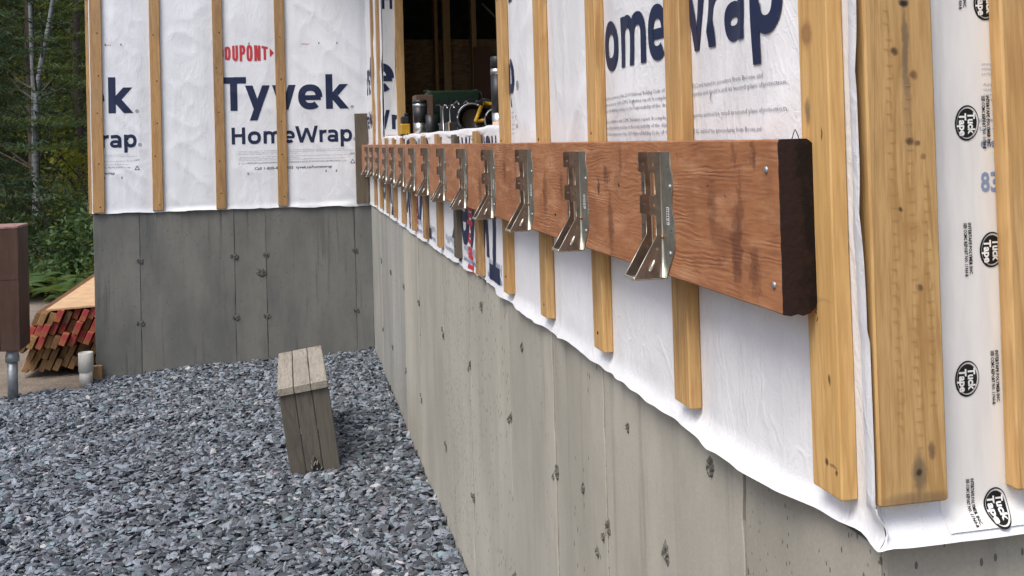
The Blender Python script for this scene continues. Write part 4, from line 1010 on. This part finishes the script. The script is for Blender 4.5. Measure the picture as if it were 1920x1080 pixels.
# ================================================================== ROOM BEHIND THE WINDOW OPENING
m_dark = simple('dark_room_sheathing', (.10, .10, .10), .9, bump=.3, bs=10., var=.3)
m_osb = NT('strand_board'); o_ = m_osb.obj(); vo_ = m_osb.n('ShaderNodeTexVoronoi'); m_osb.l(m_osb.scaled(o_, (1, 1, 3)), vo_.inputs[0]); vo_.inputs['Scale'].default_value = 30
m_osb = m_osb.done(m_osb.mix(m_osb.ramp(vo_.outputs['Color'], [(.2, 0.), (.8, 1.)]), (.36, .24, .13), (.22, .14, .08)), .8)
room = empty('house_interior', (2.2, 4, 1.2), 'dark unlit interior of the unfinished house seen through the window opening', 'room')
def rb(n, a, b, m, ax=2): return board(n, a, b, m, room, ax, .002)
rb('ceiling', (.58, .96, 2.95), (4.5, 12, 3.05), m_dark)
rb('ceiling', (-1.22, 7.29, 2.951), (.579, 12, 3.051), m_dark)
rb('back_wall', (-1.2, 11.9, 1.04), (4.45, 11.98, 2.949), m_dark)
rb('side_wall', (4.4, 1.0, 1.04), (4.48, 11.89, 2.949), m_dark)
rb('subfloor', (.60, .98, 1.036), (4.39, 11.89, 1.06), m_osb)
rb('sheathing', (.572, .98, 1.06), (.585, WIN0 - .005, 2.949), m_osb)
rb('sheathing', (.572, WIN1 + .02, 1.06), (.585, 7.27, 2.949), m_osb)
rb('sheathing', (.572, WIN0 - .004, 1.06), (.585, WIN1 + .018, SILL - .004), m_osb)
rb('partition', (.75, 7.32, 1.06), (1.75, 7.34, 2.17), m_osb)
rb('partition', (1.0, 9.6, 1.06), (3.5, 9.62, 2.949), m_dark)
m_stud = wood('interior_stud', (.56, .37, .17), (.48, .30, .12), (.28, .16, .06))
for (x0, x1, y, z0) in ((1.083, 1.135, 7.2, 1.62), (1.03, 1.055, 7.25, 1.06), (1.285, 1.32, 7.2, 1.06), (.64, .68, 8.2, 1.06), (1.75, 1.79, 8.6, 1.06), (2.1, 2.14, 8.6, 1.06)):
    rb('stud', (x0, y, z0), (x1, y + .09, 2.949), m_stud)
rb('window_jamb', (.634, WIN1 - .012, SILL + .004), (.684, WIN1 + .09, 2.949), m_stud)
rb('window_jamb', (.5855, WIN0 - .022, SILL + .004), (.680, WIN0 + .0, 2.949), m_stud)
rb('wall_panel', (1.29, 7.16, 1.72), (1.42, 7.18, 2.10), simple('brown_board', (.16, .08, .05), .8), 0)
tube('brace', [(1.25, 6.6, 2.33), (1.48, 6.6, 2.10), (1.9, 6.6, 1.68)], .008, m_zinc, (0, 0, 0), None, 8); br = D.objects['brace']; br.parent = room; br.location = -WL[room]
# bench along the window that carries the tools
BZ = SILL + .010
wbn = empty('workbench', (.95, 4.0, 1.06), 'dark plank workbench just inside the window opening, under the tools', 'workbench')
for k in range(4): board('bench_plank', (.60 + k * .22, 2.80, BZ - .04), (.817 + k * .22, 5.15, BZ), m_old, wbn, 1)
for (x, y) in ((.65, 2.9), (1.4, 2.9), (.65, 5.05), (1.4, 5.05)): board('leg', (x, y, 1.061), (x + .06, y + .06, BZ - .041), m_old, wbn)
m_blk = simple('black_plastic', (.018, .019, .022), .45); m_yel = simple('yellow_plastic', (.45, .26, .015), .5); m_ss = simple('brushed_steel', (.55, .54, .52), .3, .95)
m_teal = simple('teal_fabric', (.014, .055, .075), .7, bump=.3); m_green = simple('green_fabric', (.007, .033, .014), .9, bump=.3)
# yellow tool
t = empty('laser_level', (.560, 5.02, BZ), 'small yellow and black tool standing at the far end of the window sill', 'tool')
board('body', (.536, 5.0, BZ), (.582, 5.05, BZ + .052), m_yel, t, bev=.004); board('foot', (.534, 4.998, BZ - .006), (.584, 5.052, BZ - .0002), m_blk, t)
board('head', (.540, 5.004, BZ + .0525), (.580, 5.046, BZ + .088), m_blk, t, bev=.006); board('knob', (.556, 5.01, BZ + .0885), (.576, 5.035, BZ + .105), m_blk, t, bev=.005)
# tumbler
t = empty('travel_tumbler', (.612, 4.85, BZ), 'tall black travel tumbler with steel base at the left of the window opening', 'tumbler')
p0 = (.612, 4.85, BZ)
lathe('cup', [(.022, 0), (.027, .003), (.030, .052)], m_ss, p0, t); lathe('sleeve', [(.0305, 0), (.034, .075)], m_blk, (p0[0], p0[1], BZ + .0525), t)
lathe('rim', [(.0335, 0), (.0345, .002), (.0345, .012)], m_ss, (p0[0], p0[1], BZ + .128), t); lathe('lid', [(.033, 0), (.033, .016), (.026, .019)], m_blk, (p0[0], p0[1], BZ + .1405), t)
# mug with handle
t = empty('mug', (.665, 4.75, BZ), 'dark mug with a steel wire handle behind the tumbler', 'mug'); p0 = (.655, 4.78, BZ)
lathe('cup', [(.024, 0), (.028, .004), (.028, .085)], m_blk, p0, t)
tube('handle', [(p0[0] + .022, p0[1], BZ + .04), (p0[0] + .042, p0[1], BZ + .045), (p0[0] + .046, p0[1], BZ + .07), (p0[0] + .045, p0[1], BZ + .125), (p0[0] + .036, p0[1], BZ + .132), (p0[0] + .022, p0[1], BZ + .130)], .0035, m_ss, (0, 0, 0), None, 8)
o = D.objects['handle']; o.parent = t; o.location = -WL[t]
# clamp with two steel hoops
t = empty('clamp_pair', (.70, 4.5, BZ), 'pair of tall steel hoops standing among black tool parts on the bench', 'clamp')
board('base_block', (.655, 4.45, BZ), (.735, 4.55, BZ + .045), m_blk, t, bev=.004)
board('back_block', (.675, 4.56, BZ), (.760, 4.62, BZ + .12), m_blk, t, bev=.006)
for x in (.668, .698):
    q = tube('hoop', [(x - .008, 4.44, BZ + .002), (x - .009, 4.44, BZ + .10), (x - .003, 4.44, BZ + .118), (x + .006, 4.44, BZ + .118), (x + .010, 4.44, BZ + .105)], .0028, m_ss, (0, 0, 0), None, 8); q.parent = t; q.location = -WL[t]
# power tool bag
def wbox(name, label, cat, x0, x1, y0, y1, h_, m, bev=.008):
    o = board(name, (x0, y0, BZ), (x1, y1, BZ + h_), m, None, bev=bev); tag(o, label, cat); return o
bag = wbox('tool_bag', 'dark teal tool bag with a pale maker name on its front', 'tool bag', .735, .905, 4.75, 5.0, .118, m_teal, .012)
lettering('makita', .775, .835, BZ + .070, .016, m_white, bag, lambda a, v, n: (a, 4.749 - n, v), None, bold=.03, off=.0006)
board('flap', (.730, 4.742, BZ + .1185), (.910, 5.005, BZ + .128), m_blk, bag, axis=0, bev=.004)
for x in (.755, .80, .85):
    q = tube('buckle', [(x, 4.74, BZ + .13), (x + .012, 4.74, BZ + .145), (x + .024, 4.74, BZ + .13)], .004, m_zinc, (0, 0, 0), None, 6); q.parent = bag; q.location = -WL[bag]
gb = empty('shopping_bag', (.98, 5.6, BZ), 'dark green bag with black lettering standing at the back of the bench', 'bag')
o = board('bag_body', (.75, 5.55, 1.2), (1.03, 5.75, BZ + .235), m_green, gb, bev=.01)
lettering('HIVE', .78, 1.01, BZ + .125, .065, m_blk, o, lambda a, v, n: (a, 5.549 - n, v), None, bold=.04, off=.0006)
for x in (.755, 1.02):
    q = tube('strap_loop', [(x - .025, 5.6, BZ + .235), (x - .005, 5.6, BZ + .238), (x + .02, 5.6, BZ + .225), (x + .035, 5.6, BZ + .17)], .004, m_zinc, (0, 0, 0), None, 6); q.parent = gb; q.location = -WL[gb]
tag(board('side_table', (.72, 5.50, 1.061), (1.10, 5.80, 1.199), m_old, None), 'low dark block carrying the green bag', 'table')
tag(board('cardboard_box', (.655, 5.35, 1.062), (.745, 5.50, BZ + .205), simple('tan_cardboard', (.12, .07, .05), .85), None, bev=.003), 'tan cardboard box standing behind the black tumbler', 'box')
bx = wbox('open_box', 'black box with a thin tan rim lying on the front of the bench', 'box', .600, .672, 3.90, 4.02, .034, m_blk, .003)
board('rim', (.598, 3.893, BZ - .002), (.6015, 3.899, BZ + .036), m_strap, bx)
cb = wbox('metal_bracket', 'small shiny steel bracket beside the black box', 'bracket', .674, .70, 3.90, 3.98, .032, m_ss, .004)
# circular saw
t = empty('circular_saw', (.72, 3.75, BZ), 'yellow and black circular saw resting on a torn beige board in the window opening', 'circular saw')
cx_, cz_ = .655, BZ + .045
gd = lathe('blade_guard', [(.046, 0), (.050, .003), (.050, .022), (.042, .026)], m_blk, (cx_, 3.72, cz_), t, 26, 'Y')
lathe('blade', [(.038, 0), (.038, .002)], m_blk, (cx_ + .004, 3.712, cz_ - .006), t, 28, 'Y')
arc = tube('guard_rim', [(cx_ + .051 * math.cos(math.radians(q)), 3.715, cz_ + .051 * math.sin(math.radians(q))) for q in range(60, 190, 10)], .0030, m_zinc, (0, 0, 0), None, 6); arc.parent = t; arc.location = -WL[t]
for dd, (a0, a1) in enumerate(((50, 78), (-10, 30))):
    q = tube('yellow_arm', [(cx_ + .012, 3.705, cz_ - .015), (cx_ + .055 * math.cos(math.radians(a0)), 3.705, cz_ + .055 * math.sin(math.radians(a0)))], .007, m_yel, (0, 0, 0), None, 6); q.parent = t; q.location = -WL[t]
lathe('motor', [(.026, 0), (.03, .01), (.03, .06), (.024, .07)], m_blk, (cx_ + .045, 3.74, cz_ + .01), t, 18, 'Y')
q = tube('handle', [(cx_ + .02, 3.73, cz_ + .045), (cx_ + .05, 3.73, cz_ + .062), (cx_ + .085, 3.73, cz_ + .05), (cx_ + .10, 3.73, cz_ + .015)], .011, m_blk, (0, 0, 0), None, 8); q.parent = t; q.location = -WL[t]
q = tube('yellow_grip', [(cx_ + .045, 3.718, cz_ + .052), (cx_ + .085, 3.718, cz_ + .046)], .007, m_yel, (0, 0, 0), None, 8); q.parent = t; q.location = -WL[t]
lathe('second_wheel', [(.040, 0), (.044, .003), (.044, .014)], m_blk, (cx_ + .085, 3.69, cz_ - .012), t, 22, 'Y')
q = tube('wheel_rim', [(cx_ + .085 + .042 * math.cos(math.radians(a)), 3.686, cz_ - .012 + .042 * math.sin(math.radians(a))) for a in range(70, 240, 12)], .003, m_zinc, (0, 0, 0), None, 6); q.parent = t; q.location = -WL[t]
tb = board('torn_board', (.655, 3.60, BZ), (.77, 3.68, BZ + .010), simple('torn_beige_board', (.48, .36, .22), .85, bump=.7, var=.3), None, axis=0, bev=.002, segs=16, jit=.003)
tb.rotation_euler = (0, math.radians(-4), 0); tag(tb, 'torn beige strip of board lying in front of the circular saw', 'board')
# thermos
t = empty('thermos_flask', (.634, 3.12, BZ), 'tall black thermos with steel bands against the near window jamb', 'thermos')
p0 = (.634, 3.12)
lathe('base', [(.019, 0), (.021, .002), (.021, .045)], m_ss, (*p0, BZ), t, 20); lathe('body', [(.0215, 0), (.0215, .115)], m_blk, (*p0, BZ + .0455), t, 20)
lathe('band', [(.0222, 0), (.0222, .018)], m_ss, (*p0, BZ + .161), t, 20); lathe('cap', [(.021, 0), (.021, .035), (.017, .038)], m_blk, (*p0, BZ + .1795), t, 20)
tg = lathe('tape_roll', [(.010, 0), (.020, .001), (.020, .018), (.010, .019)], simple('pinkish_tape_roll', (.62, .42, .33), .7), (.592, 2.90, BZ - .004), None, 20); tag(tg, 'small pale pink roll lying in the corner of the window sill', 'tape roll')

# unseen slab added above the walls to block light from the rooms
rf = tag(board('light_block_roof', (.1, .55, 3.06), (4.9, 12.2, 3.16), m_dark, None, axis=1), 'flat unseen slab added over the house to keep daylight out', 'light_block_roof')

# ================================================================== TREES
def leafmat(name, c1, c2, trans=.25, rough=.6):
    t = NT(name); g = t.n('ShaderNodeNewGeometry'); n = t.noise(g.outputs['Position'], 1.7, 3, .6); r = t.n('ShaderNodeNewGeometry').outputs['Random Per Island']
    c = t.mix(t.math('MULTIPLY', t.math('ADD', n, r), .5), c1, c2); t.done(c, rough, spec=.3)
    tr = t.n('ShaderNodeBsdfTranslucent'); t.put(tr.inputs[0], t.mix(.5, c, (.30, .34, .03))); mx = t.n('ShaderNodeMixShader'); mx.inputs[0].default_value = trans
    t.l(t.b.outputs[0], mx.inputs[1]); t.l(tr.outputs[0], mx.inputs[2]); t.l(mx.outputs[0], t.out.inputs[0]); return t.m
m_needle = leafmat('spruce_needles', (.036, .066, .036), (.065, .10, .048), .15)
m_needle2 = leafmat('hemlock_needles', (.042, .076, .03), (.075, .115, .042), .25)
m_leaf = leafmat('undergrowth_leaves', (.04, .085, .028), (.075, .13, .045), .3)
m_leaf_y = leafmat('sunlit_leaves', (.16, .20, .03), (.42, .42, .07), .5)  # sunlight on distant leaves put into a brighter yellow green
m_forest = leafmat('forest_leaves', (.018, .032, .013), (.045, .07, .025), .25)
m_bark = simple('dark_bark', (.075, .06, .048), .9, 0, .8, 25., var=.4)
tt = NT('birch_bark'); o_ = tt.obj(); bn = tt.noise(tt.scaled(o_, (1, 1, 6)), 7., 4, .65, .6)
m_birch = tt.done(tt.mix(tt.ramp(bn, [(.54, 0.), (.62, 1.)]), (.21, .225, .23), (.04, .036, .033)), .7, tt.bump(bn, .4, .01))
def tris(name, C, A, B, mat, parent=None, loc=(0, 0, 0)):
    """diamond leaves: centres C, half axes A (long) and B (short)"""
    n = len(C); V = np.stack([C - A, C + B, C + A, C - B], 1).reshape(-1, 3) - np.array(loc)
    me = D.meshes.new(name); me.vertices.add(n * 4); me.vertices.foreach_set('co', V.reshape(-1).astype(np.float32))
    me.loops.add(n * 4); me.loops.foreach_set('vertex_index', np.arange(n * 4, dtype=np.int32)); me.polygons.add(n); me.polygons.foreach_set('loop_start', (np.arange(n) * 4).astype(np.int32)); me.update(calc_edges=True)
    me.materials.append(mat); return place(D.objects.new(name, me), loc, parent)
def unit(n): v = rng.normal(size=(n, 3)); return v / np.linalg.norm(v, axis=1, keepdims=True)
def spruce(x, y, Ht, R, label, mat=m_needle, z0=0., low=.3, dens=1.):
    z0 = float(ground_z(np.array(x), np.array(y))); t = empty('spruce_tree', (x, y, z0), label, 'tree', 'trees at the edge of the woods')
    tube('trunk', [(x, y, z0 - .1), (x + .03, y, z0 + Ht * .4), (x, y, z0 + Ht)], [.012 * Ht + .02, .008 * Ht + .01, .01], m_bark, (0, 0, 0), None, 8)
    tr = LAST[0]; tr.parent = t; tr.location = -WL[t]
    Cs, As, Bs = [], [], []; top = min(Ht, 8.5)
    nb = int(top / .16 * 5 * dens)
    for i in range(nb):
        h_ = low + (top - low) * rng.random(); L = R * (1 - h_ / Ht) * rng.uniform(.65, 1.1) + .15; az = rng.uniform(0, 2 * np.pi)
        d = np.array([np.cos(az), np.sin(az), 0]); s_ = np.array([-np.sin(az), np.cos(az), 0]); m = int(150 * L)
        u = rng.random(m) ** .7; w_ = rng.uniform(-1, 1, m) * (.10 + .26 * L * (1 - u)) * (u > .12)
        P = np.array([x, y, z0 + h_]) + d * (u * L)[:, None] + s_ * w_[:, None]
        P[:, 2] += -.28 * L * u + .16 * L * u ** 3 - .10 * np.abs(w_) - .03 * rng.random(m) + rng.normal(0, .015, m)
        dirv = d * .5 + s_ * np.sign(w_)[:, None] * .8 + np.array([0, 0, -.25]) + rng.normal(0, .25, (m, 3)); dirv /= np.linalg.norm(dirv, axis=1, keepdims=True)
        nn = np.array([0, 0, 1.]) + rng.normal(0, .35, (m, 3)); b = np.cross(dirv, nn); b /= np.linalg.norm(b, axis=1, keepdims=True)
        Cs.append(P); As.append(dirv * rng.uniform(.03, .065, m)[:, None]); Bs.append(b * rng.uniform(.006, .013, m)[:, None])
    tris('crown', np.concatenate(Cs), np.concatenate(As), np.concatenate(Bs), mat, t, (x, y, z0))
LAST = [None]
_tube = tube
def tube(*a, **k):
    o = _tube(*a, **k); LAST[0] = o; return o
SP = [(-3.55, 13.2, 9, 1.25, 'broad dark spruce at the left edge, nearest of the woodland trees'), (-2.55, 15.5, 10, 1.2, 'dark spruce rising right behind the far wall corner'),
      (-4.5, 17.0, 12, 1.7, 'tall dark spruce behind the pale birch trunks'), (-3.2, 19.5, 13, 1.8, 'dense spruce deeper in the woods between the birches and the house'),
      (-5.4, 20.5, 13, 1.9, 'shaded spruce far back at the left edge of the woods'), (-1.2, 17.5, 11, 1.6, 'spruce hidden for the most part behind the far wall'), (-5.6, 14.5, 9, 1.5, 'spruce standing left of the picture edge'), (-4.1, 22.5, 13, 2.0, 'farthest shaded spruce seen between nearer trees')]
for k, (x, y, Ht, R, lb) in enumerate(SP): spruce(x, y, Ht, R, lb, m_needle if k % 2 == 0 else m_needle2, dens=.8 if k < 4 else .5, low=1.5 if k in (1, 3) else (.9 if k == 0 else .4))
def birch(pts, label):
    x, y = pts[0][0], pts[0][1]; t = empty('birch_tree', pts[0], label, 'tree', 'trees at the edge of the woods')
    rr = [.042 * (1 - .5 * i / (len(pts) - 1)) for i in range(len(pts))]
    o = tube('trunk', pts, rr, m_birch, (0, 0, 0), None, 10); o.parent = t; o.location = -WL[t]
    n = 1400; top = np.array(pts[-1]); C = top + unit(n) * (rng.random(n) ** .4)[:, None] * np.array([1.5, 1.5, 1.8]); A = unit(n) * .035; B = np.cross(A, unit(n)) * .7
    tris('crown', C, A, B, m_leaf, t, pts[0])
    for k in range(7):
        i = random.randint(1, len(pts) - 2); p = Vector(pts[i]); d = Vector((random.uniform(-1, 1), random.uniform(-.6, .6), random.uniform(.2, .9)))
        o = tube('branch', [p, p + d * .5, p + d * 1.0 + Vector((0, 0, .1))], [.02, .012, .005], m_bark, (0, 0, 0), None, 5); o.parent = t; o.location = -WL[t]

gzz = lambda x, y: float(ground_z(np.array(x), np.array(y)))
birch([(-3.36, 15.5, gzz(-3.4, 15.5) - .1), (-3.385, 15.5, 1.2), (-3.36, 15.5, 2.3), (-3.28, 15.5, 2.75), (-3.20, 15.52, 3.15), (-3.13, 15.55, 3.6), (-2.95, 15.7, 4.9), (-2.8, 15.8, 7.0)], 'leaning pale birch trunk at the left of the picture')
birch([(-3.50, 15.9, gzz(-3.5, 15.9) - .1), (-3.49, 15.9, 1.2), (-3.48, 15.9, 2.2), (-3.50, 15.9, 3.0), (-3.51, 15.9, 3.7), (-3.6, 15.9, 7.2)], 'thinner upright birch trunk just left of the leaning birch')
def bare(x, y, r, label):
    t = empty('tree_trunk', (x, y, gzz(x, y)), label, 'tree', 'trees at the edge of the woods')
    o = tube('trunk', [(x, y, gzz(x, y) - .1), (x + .02, y, 1.2), (x - .02, y, 3.), (x + .05, y, 6.)], [r * 1.25, r, r * .9, r * .6], m_bark, (0, 0, 0), None, 10); o.parent = t; o.location = -WL[t]
    n = 900; C = np.array([x, y, 5.5]) + unit(n) * (rng.random(n) ** .4)[:, None] * np.array([1.2, 1.2, 1.6]); A = unit(n) * .045; B = np.cross(A, unit(n)) * .6
    tris('crown', C, A, B, m_forest, t, (x, y, gzz(x, y)))
bare(-3.62, 16.4, .075, 'dark bare trunk standing behind the birches')
bare(-3.05, 16.8, .06, 'slim dark bare trunk between the birches and the house corner')
def bush(name, x, y, R, n, mat, label, cat, size=.05, flat=1., grp=None):
    z = gzz(x, y); t = empty(name, (x, y, z), label, cat, grp)
    st = []
    for k in range(6):
        az = rng.uniform(0, 6.28); o = tube('stem', [(x, y, z - .03), (x + .4 * R * math.cos(az), y + .4 * R * math.sin(az), z + R * .7 * flat), (x + .8 * R * math.cos(az), y + .8 * R * math.sin(az), z + R * 1.0 * flat)], [.012, .008, .003], m_bark, (0, 0, 0), None, 5); o.parent = t; o.location = -WL[t]
    k = 40; cc = unit(k) * (rng.random(k) ** .35)[:, None] * np.array([R, R, R * .95 * flat]); cc[:, 2] = np.abs(cc[:, 2]) * 1.15
    idx = rng.integers(0, k, n); C = cc[idx] + rng.normal(0, .13 * R, (n, 3)); C[:, 2] = np.abs(C[:, 2]); C += np.array([x, y, z])
    nn = unit(n) + np.array([0, -.3, .9]); nn /= np.linalg.norm(nn, axis=1, keepdims=True); A = np.cross(nn, unit(n)); A /= np.linalg.norm(A, axis=1, keepdims=True); B = np.cross(nn, A)
    s_ = rng.uniform(.5, 1.1, n)[:, None] * size
    tris('foliage', C, A * s_, B * s_ * .5, mat, t, (x, y, z))
def fern(x, y, R, label):
    z = gzz(x, y); t = empty('fern', (x, y, z), label, 'fern', 'ferns along the edge of the woods'); Cs, As, Bs = [], [], []
    for f in range(13):
        az = f * .483 + rng.uniform(-.2, .2); L = R * rng.uniform(.8, 1.15); u = np.linspace(.1, 1, 20); d = np.array([np.cos(az), np.sin(az), 0]); s_ = np.array([-np.sin(az), np.cos(az), 0])
        P = np.array([x, y, z]) + d * (u * L)[:, None]; P[:, 2] += L * (1.0 * u - .72 * u ** 2.4)
        for sg in (-1, 1):
            ln = .22 * L * np.sin(np.pi * (u * .85 + .1)) ; Cs.append(P + s_ * (sg * ln * .5)[:, None] + np.array([0, 0, -.01])); As.append((s_ * sg + d * .35 + np.array([0, 0, -.25])) * (ln * .52)[:, None]); Bs.append(np.tile(d * .014, (20, 1)) + np.array([0, 0, .004]))
    tris('frond', np.concatenate(Cs), np.concatenate(As), np.concatenate(Bs), m_leaf, t, (x, y, z))
fl = 'green fern in the clump of ferns behind the red timber post'
for k in range(16):
    fern(rng.uniform(-3.0, -1.9), rng.uniform(11.0, 12.8), rng.uniform(.28, .48), fl)
BS = [(-2.2, 12.6, .60), (-2.75, 13.6, .75), (-2.1, 14.2, .8), (-3.5, 14.8, .9), (-2.6, 16.0, 1.1), (-3.9, 17.2, 1.2), (-4.4, 13.4, .9), (-1.6, 12.9, .8), (-3.1, 18.4, 1.5)]
for k, (x, y, R) in enumerate(BS):
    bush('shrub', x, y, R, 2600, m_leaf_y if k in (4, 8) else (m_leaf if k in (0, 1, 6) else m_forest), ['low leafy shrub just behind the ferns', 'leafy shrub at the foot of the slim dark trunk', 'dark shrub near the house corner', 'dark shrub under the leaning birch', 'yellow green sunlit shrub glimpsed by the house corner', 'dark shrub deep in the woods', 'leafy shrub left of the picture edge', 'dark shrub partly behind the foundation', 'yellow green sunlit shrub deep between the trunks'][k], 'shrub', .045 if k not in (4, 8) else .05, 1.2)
# dense woods behind: layered clumps, then the rise of wooded ground
def far_woods():
    n = 52000; nc = 1400
    cx_ = rng.uniform(-17, -.5, nc); cy_ = rng.uniform(22, 30, nc); cz_ = rng.uniform(0, 9.5, nc) + 1
    i = rng.integers(0, nc, n); C = np.stack([cx_[i], cy_[i], cz_[i]], 1) + rng.normal(0, .30, (n, 3)) * np.array([1.2, 1, .7])
    A = unit(n); B = np.cross(A, unit(n)); s_ = rng.uniform(.06, .13, n)[:, None]
    o = tris('far_woods', C, A * s_, B * s_ * .7, m_forest); tag(o, 'dark mass of woodland foliage closing the view behind the trees', 'woods', kind='stuff')
    n = 5000; nc = 150
    cx_ = rng.uniform(-10, -3.5, nc); cy_ = rng.uniform(20, 21.8, nc); cz_ = rng.uniform(.3, 6.5, nc)
    i = rng.integers(0, nc, n); C = np.stack([cx_[i], cy_[i], cz_[i]], 1) + rng.normal(0, .13, (n, 3)); A = unit(n); B = np.cross(A, unit(n)); s_ = rng.uniform(.03, .06, n)[:, None]
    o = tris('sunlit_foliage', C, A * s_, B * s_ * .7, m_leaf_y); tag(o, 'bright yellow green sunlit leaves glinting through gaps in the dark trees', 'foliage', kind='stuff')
far_woods()
tt = NT('wooded_slope'); n_ = tt.noise(tt.obj(), 1.5, 6, .7); m_slope = tt.done(tt.mix(n_, (.008, .014, .007), (.03, .045, .02)), .95, tt.bump(n_, 1., .5))
hx = np.linspace(-70, 25, 60); hy = np.linspace(31, 60, 14)
o = grid_mesh('hillside', hx, hy, lambda X, Y: (Y - 31) * .85 + 2.5 * vn(X * .35, Y * .4, 30) + 1.0 * vn(X * 1.3, Y, 31) - .3, m_slope); tag(o, kind='structure')
